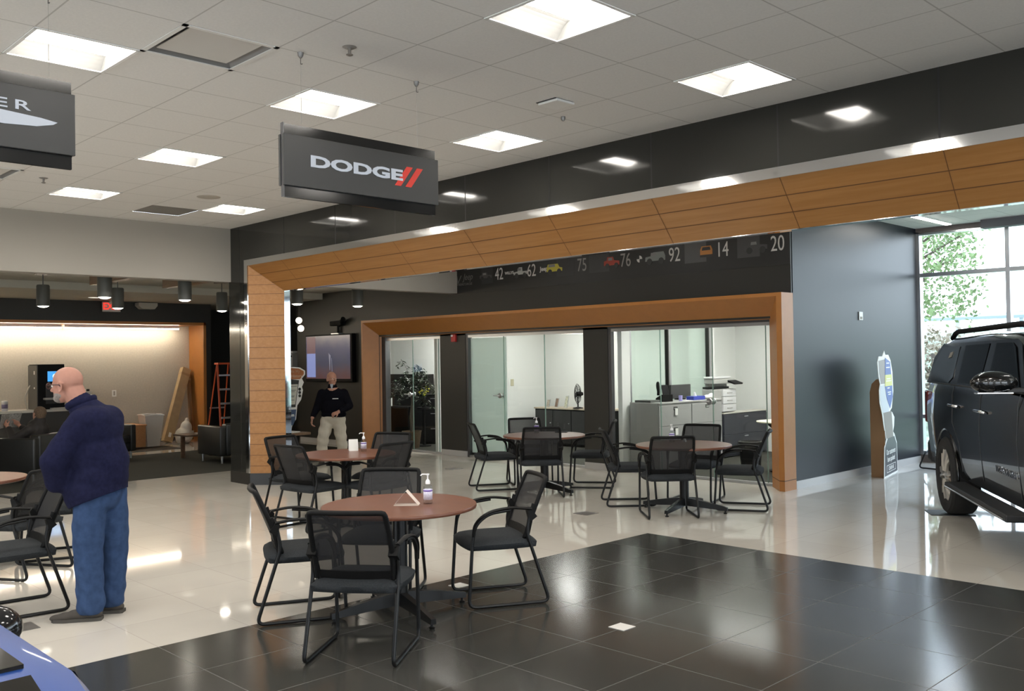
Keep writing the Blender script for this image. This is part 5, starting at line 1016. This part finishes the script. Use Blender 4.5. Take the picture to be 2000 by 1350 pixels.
# ---- blue car, lower left
BC = thing('blue_car','glossy blue low car cut off at the lower left corner','car',(-2.62,-.26,0),184)
def sb(w, zb, zt): return [(0,zb),(w-.14,zb),(w-.05,zb+.05),(w-.01,zb+.22),(w,zb+.38),(w-.02,zt-.08),(w-.06,zt-.01),(w-.14,zt),(0,zt+.02)]
bb_ = mk('body', loft(B(), [(-2.30,sb(.74,.34,.86)),(-2.22,sb(.86,.26,.94)),(-1.6,sb(.93,.20,.97)),(0,sb(.93,.18,.95)),(1.0,sb(.93,.18,.92)),(1.8,sb(.91,.20,.84)),(2.2,sb(.84,.24,.72)),(2.30,sb(.70,.30,.64))]), M_blue, BC, 32); cut_wheels(bb_, (-1.45,1.40), .37, .33)
def cb(wb, wt, zb, zt): return [(0,zb),(wb,zb),((wb+wt)/2+.02,(zb+zt)/2),(wt+.012,zt-.045),(wt-.01,zt-.015),(wt-.06,zt),(0,zt+.012)]
mk('cabin', loft(B(), [(-1.95,cb(.72,.62,.92,.965)),(-1.50,cb(.80,.70,.93,1.14)),(-1.1,cb(.83,.735,.93,1.25)),(-.6,cb(.84,.745,.92,1.275)),(0,cb(.84,.74,.92,1.27)),(.35,cb(.83,.71,.92,1.20)),(1.05,cb(.80,.72,.90,.94))]), M_blue, BC, 32)
M_rg = mat('black_glass_roof',(.010,.009,.007),.10,spec=.35)
def gpan(X): 
    b = B(); n = len(X); top = [[b.verts.new((x,w*u,z+.014-.006*abs(u)+.0)) for u in (-1,-.5,0,.5,1)] for x,w,z in X]; bo = [[b.verts.new((x,w*u,z-.004)) for u in (-1,-.5,0,.5,1)] for x,w,z in X]
    for i in range(n-1):
        for j in range(4): b.faces.new((top[i][j],top[i][j+1],top[i+1][j+1],top[i+1][j])); b.faces.new((bo[i][j],bo[i+1][j],bo[i+1][j+1],bo[i][j+1]))
    rim = [top[0][j] for j in range(5)]+[top[i][4] for i in range(1,n)]+[top[-1][j] for j in range(3,-1,-1)]+[top[i][0] for i in range(n-2,0,-1)]
    rib = [bo[0][j] for j in range(5)]+[bo[i][4] for i in range(1,n)]+[bo[-1][j] for j in range(3,-1,-1)]+[bo[i][0] for i in range(n-2,0,-1)]
    for i in range(len(rim)): b.faces.new((rim[i],rim[(i+1)%len(rim)],rib[(i+1)%len(rim)],rib[i]))
    return b
mk('glass_roof', gpan([(-1.08,.660,1.250),(-.6,.670,1.275),(0,.665,1.27)]), M_rg, BC)
mk('rear_window', gpan([(-1.90,.54,.985),(-1.50,.625,1.14),(-1.12,.655,1.243)]), M_rg, BC)
for s in (-1,1):
    b = B(); P = [(-1.2,.945,.845),(.62,.935,.83),(.25,1.17,.745),(-1.0,1.20,.765)]; faces(b, [(x,s*(y+.008),z) for x,z,y in P], [(0,1,2,3)]); mk('side_window', b, M_dglass, BC)
    mr = mk('side_mirror', ell(B(),(0,0,0),(.085,.105,.070),None,20,12), MATS['gloss_black_surround'], BC, 180); mr.location = (.22,s*1.04,.985); mk('mirror_shell', (lambda b: ell(b,(0.012,0,-.03),(.086,.100,.052),None,20,12))(B()), M_blue, mr, 180); mk('mirror_arm', box(B(),-.04,.04,-.15 if s > 0 else .05,-.05 if s > 0 else .15,-.08,-.04,.01), M_bplas, mr)
    wheel(BC, -1.45, s*.81, s, .33, .22, .22); wheel(BC, 1.40, s*.81, s, .33, .22, .22)
    mk('headlight', box(B(),2.10,2.26,s*.66-.13,s*.66+.13,.56,.68,.02), M_dglass, BC); mk('taillight', box(B(),-2.32,-2.20,s*.62-.18,s*.62+.18,.70,.84,.02), MATS['dark_red_lens'], BC)
mk('windshield', (lambda b: faces(b, [(1.0,-.72,.965),(1.0,.72,.965),(.37,.64,1.215),(.37,-.64,1.215)], [(0,1,2,3)]) and b)(B()), M_dglass, BC)
# ================================================================ PEOPLE
M_skin = mat('skin_ruddy',(.37,.175,.125),.55,noise=.06,nscale=14); M_skin2 = mat('skin_light',(.42,.21,.145),.55,noise=.05,nscale=14)
M_navy = mat('navy_jacket_fleece',(.011,.012,.034),.95,spec=.08,noise=.2,nscale=40); M_denim = mat('blue_denim',(.034,.062,.135),.9,spec=.1,noise=.16,nscale=22); M_khaki = mat('pale_khaki_cotton',(.50,.46,.38),.85,noise=.06,nscale=12)
M_shoe = mat('grey_brown_suede',(.050,.043,.036),.85); M_blackf = mat('black_fleece',(.006,.006,.009),.95,spec=.05); M_beard = mat('grey_stubble',(.22,.19,.17),.9,noise=.25,nscale=90)
class Fr:
    def __init__(s, o, r=(.69978,.71436,0), f=(-.71412,.70002,0)): s.o = Vector(o); s.r = Vector(r); s.f = Vector(f)
    def __call__(s, a, b, z): return s.o*0+s.r*a+s.f*b+Vector((0,0,z))
def orient(fw, up=(0,0,1)):
    fw = Vector(fw).normalized(); up = Vector(up); lf = up.cross(fw).normalized(); up = fw.cross(lf).normalized()
    return fw, lf, up
def head(b, c, fw, s=1.0, up=(0,0,1)):
    fw, lf, up = orient(fw, up); c = Vector(c); P = lambda x,y,z: c+(fw*x+lf*y+up*z)*s; R = Matrix((fw,lf,up)).transposed()
    ell(b, P(-.012,0,.030), (.098*s,.076*s,.088*s), R); ell(b, P(.020,0,-.035), (.068*s,.060*s,.078*s), R); ell(b, P(.045,0,-.088), (.036*s,.036*s,.026*s), R)
    ell(b, P(.060,0,.012), (.030*s,.052*s,.020*s), R,12,8)
    cap(b, P(.082,0,.005), P(.104,0,-.028), .009*s,.014*s,8); 
    for k in (-1,1): ell(b, P(.094,k*.011,-.033), (.010*s,.008*s,.007*s), R,8,6); ell(b, P(.070,k*.030,-.022),(.018*s,.018*s,.016*s),R,10,6)
    ell(b, P(.080,0,-.058), (.014*s,.024*s,.006*s), R,12,6); ell(b, P(.079,0,-.067), (.013*s,.020*s,.006*s), R,12,6)
    return P, R, (fw,lf,up)
def ears(b, P, R, s=1.0):
    for k in (-1,1):
        q0 = [P(-.004+.018*cos(a), k*(.076+.012*(cos(a)<0)), -.012+.032*sin(a)) for a in [2*pi*i/12 for i in range(12)]]
        tube(b, q0, .0065*s, 6, closed=True); ell(b, P(-.002,k*.074,-.014), (.014*s,.006*s,.026*s), R,10,6)
def hand(b, w, d, n, side, curl=.4, s=1.0):
    # w wrist, d pointing direction, n palm-side normal, side +1/-1 thumb side
    d = Vector(d).normalized(); n = Vector(n); n = (n-d*n.dot(d)).normalized(); t = d.cross(n).normalized()*side; w = Vector(w)
    for k in (-1,0,1): cap(b, w+t*k*.016*s+d*.01, w+d*.085*s+t*k*.024*s, .014*s,.0125*s,8)
    L_ = (.030,.036,.033,.025)
    for k in range(4):
        base = w+d*.088*s+t*(.030-.020*k)*s; a = curl*.9; dd = (d*cos(a)+n*sin(a)); p1 = base+dd*L_[k]*1.2*s; a2 = curl*2.1; d2 = d*cos(a2)+n*sin(a2); p2 = p1+d2*L_[k]*.85*s; a3 = curl*3.0; d3 = d*cos(a3)+n*sin(a3); p3 = p2+d3*L_[k]*.6*s
        chain(b, [base,p1,p2,p3], [.0095*s,.0088*s,.0080*s,.0070*s])
    tb_ = w+d*.028*s+t*.028*s; q1 = tb_+(d*.6+t*.6+n*.3).normalized()*.036*s; q2 = q1+(d*.8+t*.15+n*.5).normalized()*.030*s; chain(b, [w+d*.01+t*.012*s,tb_,q1,q2], [.014*s,.013*s,.010*s,.0085*s])
def shoe(par, F, heel, toe, m, h=.085, name='shoe'):
    b = B(); H = Vector(heel); T = Vector(toe); d = (T-H).normalized(); z = Vector((0,0,1)); sd = d.cross(z)
    L_ = (T-H).length; R = Matrix((d,sd,z)).transposed()
    for u,w,hh in ((.12,.040,.040),(.30,.042,.045),(.50,.046,.040),(.70,.050,.032),(.86,.042,.026)): ell(b, H+d*L_*u+z*hh, (L_*.20,w,hh*.95), R, 14, 8)
    ell(b, H+d*L_*.18+z*.075, (.05,.042,.035), R, 14, 8)
    o = remeshed(name, b, m, par, .010, 3)
    for v in o.data.vertices: v.co.z = max(v.co.z, .004)
    b = B(); P = [(-.02,-.034),(.0,-.042),(L_*.4,-.046),(L_*.72,-.052),(L_*.93,-.038),(L_,-.01),(L_,.01),(L_*.93,.038),(L_*.72,.052),(L_*.4,.044),(.0,.042),(-.02,.034)]
    lo = [b.verts.new(H+d*x+sd*y+z*.0) for x,y in P]; hi = [b.verts.new(H+d*x+sd*y+z*.022) for x,y in P]; b.faces.new(lo[::-1]); b.faces.new(hi)
    for i in range(len(P)): b.faces.new((lo[i],lo[(i+1)%len(P)],hi[(i+1)%len(P)],hi[i]))
    mk('sole', b, mat('grey_rubber_sole',(.06,.055,.048),.8), o)
    return o
# ---- man in navy, standing at the left
F = Fr((-6.65,2.40,0)); t = thing('person','bald bearded man in navy jacket and jeans, standing with his back turned at the left','person',(-6.65,2.40,0))
b = B(); hc = F(-.135,-.01,1.592); P, R, (fw,lf,up) = head(b, hc, F(-.94,.14,-.06), 1.06); ears(b, P, R, 1.06)
chain(b, [F(.0,.0,1.38),F(-.055,-.005,1.47),F(-.090,-.01,1.56)], [.080,.070,.070])
chain(b, [F(.03,0,1.33),F(.05,0,1.15),F(.08,0,.93)], [.08,.13,.13])
chain(b, [F(.045,-.17,1.34),F(-.12,-.235,1.08),F(-.13,-.15,.93)], [.050,.045,.030]); chain(b, [F(.06,.18,1.34),F(-.02,.23,1.08),F(-.10,.15,.93)], [.050,.045,.030])
hand(b, F(-.13,-.15,.93), F(.25,.75,-.45), F(1,0,0), 1, .45); hand(b, F(-.10,.15,.93), F(.3,-.75,-.45), F(1,0,0), -1, .45)
for (k,hx,kx,ax) in ((-1,.06,.045,.055),(1,.13,.145,.125)): chain(b, [F(hx,k*.09,.88),F(kx,k*.09,.49),F(ax,k*.09,.10)], [.085,.058,.040]); cap(b, F(ax,k*.09,.09), F(ax-.10,k*.10,.04), .038,.03)
remeshed('body', b, M_skin, t, .0065, 4)
# jacket
b = B(); 
ell(b, F(.055,0,1.285), (.175,.235,.165), Matrix((F(1,0,0),F(0,1,0),Vector((0,0,1)))).transposed()); ell(b, F(.055,.0,1.12), (.195,.225,.22), Matrix((F(1,0,0),F(0,1,0),Vector((0,0,1)))).transposed()); ell(b, F(.065,.0,.97), (.205,.225,.17), Matrix((F(1,0,0),F(0,1,0),Vector((0,0,1)))).transposed())
cap(b, F(.03,0,1.36), F(-.045,0,1.462), .135,.090)
cap(b, F(.05,-.14,1.37), F(.05,.14,1.37), .082,.082)
chain(b, [F(.045,-.175,1.345),F(-.115,-.235,1.09),F(-.135,-.155,.945)], [.095,.092,.080]); chain(b, [F(.06,.175,1.345),F(-.02,.225,1.09),F(-.11,.15,.945)], [.095,.090,.080])
cap(b, F(.10,-.10,1.34), F(.10,.10,1.34), .11,.11)
ell(b, F(.055,0,.865), (.205,.235,.20), Matrix((F(1,0,0),F(0,1,0),Vector((0,0,1)))).transposed())
ell(b, F(.10,0,1.05), (.175,.20,.20), Matrix((F(1,0,0),F(0,1,0),Vector((0,0,1)))).transposed())
o = remeshed('jacket', b, M_navy, t, .012, 14)
hem = lambda co: None
r_ = F(1,0,0)
for v in o.data.vertices:
    x = v.co.dot(r_); lim = .745+.135*max(0,min(1,(x+.10)/.36)); 
    if v.co.z < lim: v.co.z = lim
    # cloth folds
    if .8 < v.co.z < 1.35: v.co += v.normal*.0022*sin(v.co.z*34+x*27+v.co.dot(F(0,1,0))*21)
b = B(); tube(b, [F(-.04,0,1.455)+Vector((cos(a)*F.r.x if False else .0,0,0))+F(.088*cos(a),.088*sin(a),.030*cos(a)+.012) for a in [2*pi*k/20 for k in range(20)]], .014, 8, closed=True, flat=.026); mk('collar', b, M_navy, t, 180)
b = B(); ell(b, F(.080,0,.83), (.145,.170,.12), Matrix((F(1,0,0),F(0,1,0),Vector((0,0,1)))).transposed())
chain(b, [F(.065,-.095,.86),F(.045,-.095,.62),F(.040,-.09,.46),F(.050,-.09,.25),F(.055,-.09,.095)], [.105,.106,.096,.090,.092]); chain(b, [F(.125,.09,.86),F(.135,.095,.62),F(.145,.095,.46),F(.135,.095,.25),F(.125,.09,.10)], [.100,.100,.088,.080,.080])
o = remeshed('jeans', b, M_denim, t, .010, 3)
for v in o.data.vertices:
    x = v.co.dot(r_); v.co += v.normal*(.0028*sin(v.co.z*46+x*60)*(1.6 if v.co.z < .22 else .7)); v.co.z = max(v.co.z,.045)
shoe(t, F, F(.115,-.095,0), F(-.185,-.145,0), M_shoe); shoe(t, F, F(.185,.09,0), F(-.11,.07,0), M_shoe)
b = B(); Rb = R
ell(b, P(.052,0,-.082), (.042,.050,.034), Rb); ell(b, P(.030,0,-.060),(.058,.064,.040),Rb); o = remeshed('beard', b, M_beard, t, .008, 2)
b = B()
for k in (-1,1):
    tube(b, [P(.103,k*.034+.024*cos(a),.002+.019*sin(a)) for a in [2*pi*i/16 for i in range(16)]], .0038, 6, closed=True); tube(b, [P(.102,k*.058,.008),P(.06,k*.080,.008),P(.0,k*.084,.004),P(-.018,k*.082,-.012)], .0038, 6)
tube(b, [P(.104,-.011,.006),P(.107,0,.010),P(.104,.011,.006)], .0022, 6); g_ = mk('glasses', b, mat('dark_red_spectacle_frame',(.05,.012,.010),.3), t, 180)
for k in (-1,1): mk('lens', place_bm(lathe(B(), [(.0215,0),(0,.001)], (0,0,0), 16), P(.103,k*.034,.002), lf, up), M_glass, g_)
for k in (-1,1): e_ = mk('eye', ell(B(), P(.078,k*.031,.0), (.011,.011,.011)), mat('eye_white',(.6,.58,.55),.2), t, 180); mk('iris', ell(B(), P(.0865,k*.031,.0), (.004,.005,.005)), mat('iris_dark',(.03,.04,.05),.2), e_, 180)
# ---- man in black fleece, walking in the background
F = Fr((-13.45,8.90,0)); t = thing('person','bald smiling man in black fleece and pale trousers walking below the television','person',(-13.45,8.90,0))
b = B(); P, R, (fw,lf,up) = head(b, F(-.01,-.02,1.435), F(.62,-.76,.04), 1.0); ears(b, P, R)
chain(b, [F(0,0,1.22),F(-.005,-.01,1.31),F(-.01,-.01,1.38)], [.07,.060,.058]); chain(b, [F(0,0,1.20),F(0,0,1.0),F(0,0,.82)], [.12,.14,.13])
chain(b, [F(-.19,0,1.19),F(-.27,.02,.96),F(-.345,-.05,.775)], [.05,.042,.030]); chain(b, [F(.19,0,1.19),F(.275,-.03,.97),F(.13,-.20,.88)], [.05,.042,.030])
hand(b, F(-.345,-.05,.775), F(-.12,-.15,-.9), F(.9,0,0), 1, .55); hand(b, F(.13,-.20,.88), F(-.80,-.25,-.35), F(0,.7,-.5), 1, .7)
for k,(h0,kx,kf,ax,af) in {-1:(-.10,-.16,-.06,-.20,-.02),1:(.09,.12,.02,.14,.12)}.items(): chain(b, [F(h0,0,.78),F(kx,kf,.44),F(ax,af,.09)], [.08,.055,.038])
remeshed('body', b, M_skin2, t, .007, 3)
b = B(); RM = Matrix((F(1,0,0),F(0,1,0),Vector((0,0,1)))).transposed(); ell(b, F(0,0,1.13), (.215,.15,.16), RM); ell(b, F(.0,0,.96), (.225,.165,.20), RM); ell(b, F(.01,0,.83),(.215,.155,.10),RM); cap(b, F(0,0,1.20), F(-.005,-.01,1.30), .11,.078)
chain(b, [F(-.185,0,1.185),F(-.27,.02,.96),F(-.33,-.03,.82)], [.080,.070,.050]); chain(b, [F(.185,0,1.185),F(.28,-.03,.97),F(.17,-.17,.895)], [.080,.070,.050]); o = remeshed('fleece', b, M_blackf, t, .012, 4)
b = B(); place_bm(box(b,-.05,.05,-.006,.006,0,.002), F(.07,-.152,1.10), F.r, Vector((0,0,1))); mk('chest_lettering', b, M_card, t)
b = B(); place_bm(prism(b, [(-.028,.06),(.028,.06),(.0,-.05)], 'z', 0, .004), F(-.0,-.095,1.285), F.r, Vector((0,0,1))); mk('shirt_collar', b, mat('striped_shirt',(.35,.38,.42),.7), t)
b = B(); ell(b, F(0,0,.76), (.195,.15,.11), RM); chain(b, [F(-.09,0,.74),F(-.16,-.06,.46),F(-.19,-.04,.25),F(-.20,-.02,.10)], [.120,.100,.090,.085]); chain(b, [F(.09,0,.74),F(.12,.02,.46),F(.135,.07,.25),F(.14,.12,.10)], [.120,.098,.088,.083]); o = remeshed('trousers', b, M_khaki, t, .012, 3)
for v in o.data.vertices: v.co += v.normal*.006*sin(v.co.z*40+v.co.x*22); v.co.z = max(v.co.z,.04)
shoe(t, F, F(-.22,.06,0), F(-.16,-.22,0), M_shoe); shoe(t, F, F(.13,.20,0), F(.17,-.08,0), M_shoe)
b = B(); ell(b, P(-.030,0,.0), (.088,.080,.045), R); remeshed('hair_fringe', b, mat('short_grey_hair',(.14,.11,.09),.9), t, .008, 1)
for k in (-1,1): e_ = mk('eye', ell(B(), P(.079,k*.030,-.004), (.010,.010,.008)), MATS['eye_white'], t, 180)
b = B(); tube(b, [P(.090,-.022,-.058),P(.095,0,-.066),P(.090,.022,-.058)], .003, 6); mk('mouth', b, mat('mouth_dark',(.16,.05,.04),.6), t, 180)
# ---- seated person in the lounge armchair
F = Fr((-15.35,4.72,0), (.5736,-.8192,0), (-.8192,-.5736,0)); t = thing('person','person with light brown hair slumped in the leather armchair, seen from behind, holding a paper','person',(-15.35,4.72,0))
b = B(); P, R, (fw,lf,up) = head(b, F(0,-.12,1.00), F(-.25,.9,.30), .98, F(0,-.35,.9)); ears(b, P, R)
chain(b, [F(0,-.10,.80),F(0,-.12,.93)], [.07,.058]); chain(b, [F(0,-.09,.78),F(0,-.02,.55)], [.13,.14])
chain(b, [F(-.17,-.08,.76),F(-.24,.12,.62),F(-.16,.34,.80)], [.05,.042,.03]); chain(b, [F(.17,-.08,.76),F(.24,.12,.62),F(.10,.34,.80)], [.05,.042,.03]); hand(b, F(-.16,.34,.80), F(.2,.6,.6), F(.8,0,0), 1, .5); hand(b, F(.10,.34,.80), F(-.2,.6,.6), F(-.8,0,0), -1, .5)
for k in (-1,1): chain(b, [F(k*.09,.02,.53),F(k*.11,.42,.52),F(k*.11,.48,.10)], [.075,.055,.038])
remeshed('body', b, M_skin2, t, .009, 3)
b = B(); chain(b, [F(0,-.09,.76),F(0,-.03,.56)], [.165,.175]); cap(b, F(-.13,-.09,.77), F(.13,-.09,.77), .085,.085); chain(b, [F(-.17,-.08,.76),F(-.25,.12,.62),F(-.17,.30,.77)], [.075,.065,.05]); chain(b, [F(.17,-.08,.76),F(.25,.12,.62),F(.12,.30,.77)], [.075,.065,.05]); cap(b, F(0,-.11,.80), F(0,-.14,.89), .12,.09); remeshed('coat', b, mat('dark_brown_coat',(.020,.016,.014),.8), t, .013, 3)
b = B(); ell(b, F(0,.02,.53), (.17,.17,.12)); 
for k in (-1,1): chain(b, [F(k*.09,.02,.54),F(k*.11,.42,.53),F(k*.11,.48,.14)], [.10,.075,.06])
remeshed('trousers', b, M_blackf, t, .013, 2)
for k in (-1,1): shoe(t, F, F(k*.11,.44,0), F(k*.12,.72,0), M_shoe)
b = B(); ell(b, P(-.022,0,.028), (.100,.087,.092), R); ell(b, P(-.06,0,-.02), (.055,.075,.06), R); remeshed('hair', b, mat('light_brown_hair',(.10,.065,.04),.9,noise=.3,nscale=60), t, .010, 1)
b = B(); faces(b, [F(-.22,.42,.78),F(.18,.42,.78),F(.20,.36,1.0),F(-.24,.36,1.0),F(-.02,.46,.79),F(-.02,.40,1.0)], [(0,4,5,3),(4,1,2,5)])
for v in b.verts: v.co += Vector((-15.35,4.72,0))
o = tag(mk('newspaper', b, mat('newsprint',(.26,.25,.23),.8,noise=.4,nscale=40)),'grey folded newspaper held by the seated person','newspaper'); sd_ = o.modifiers.new('s','SOLIDIFY'); sd_.thickness = .004
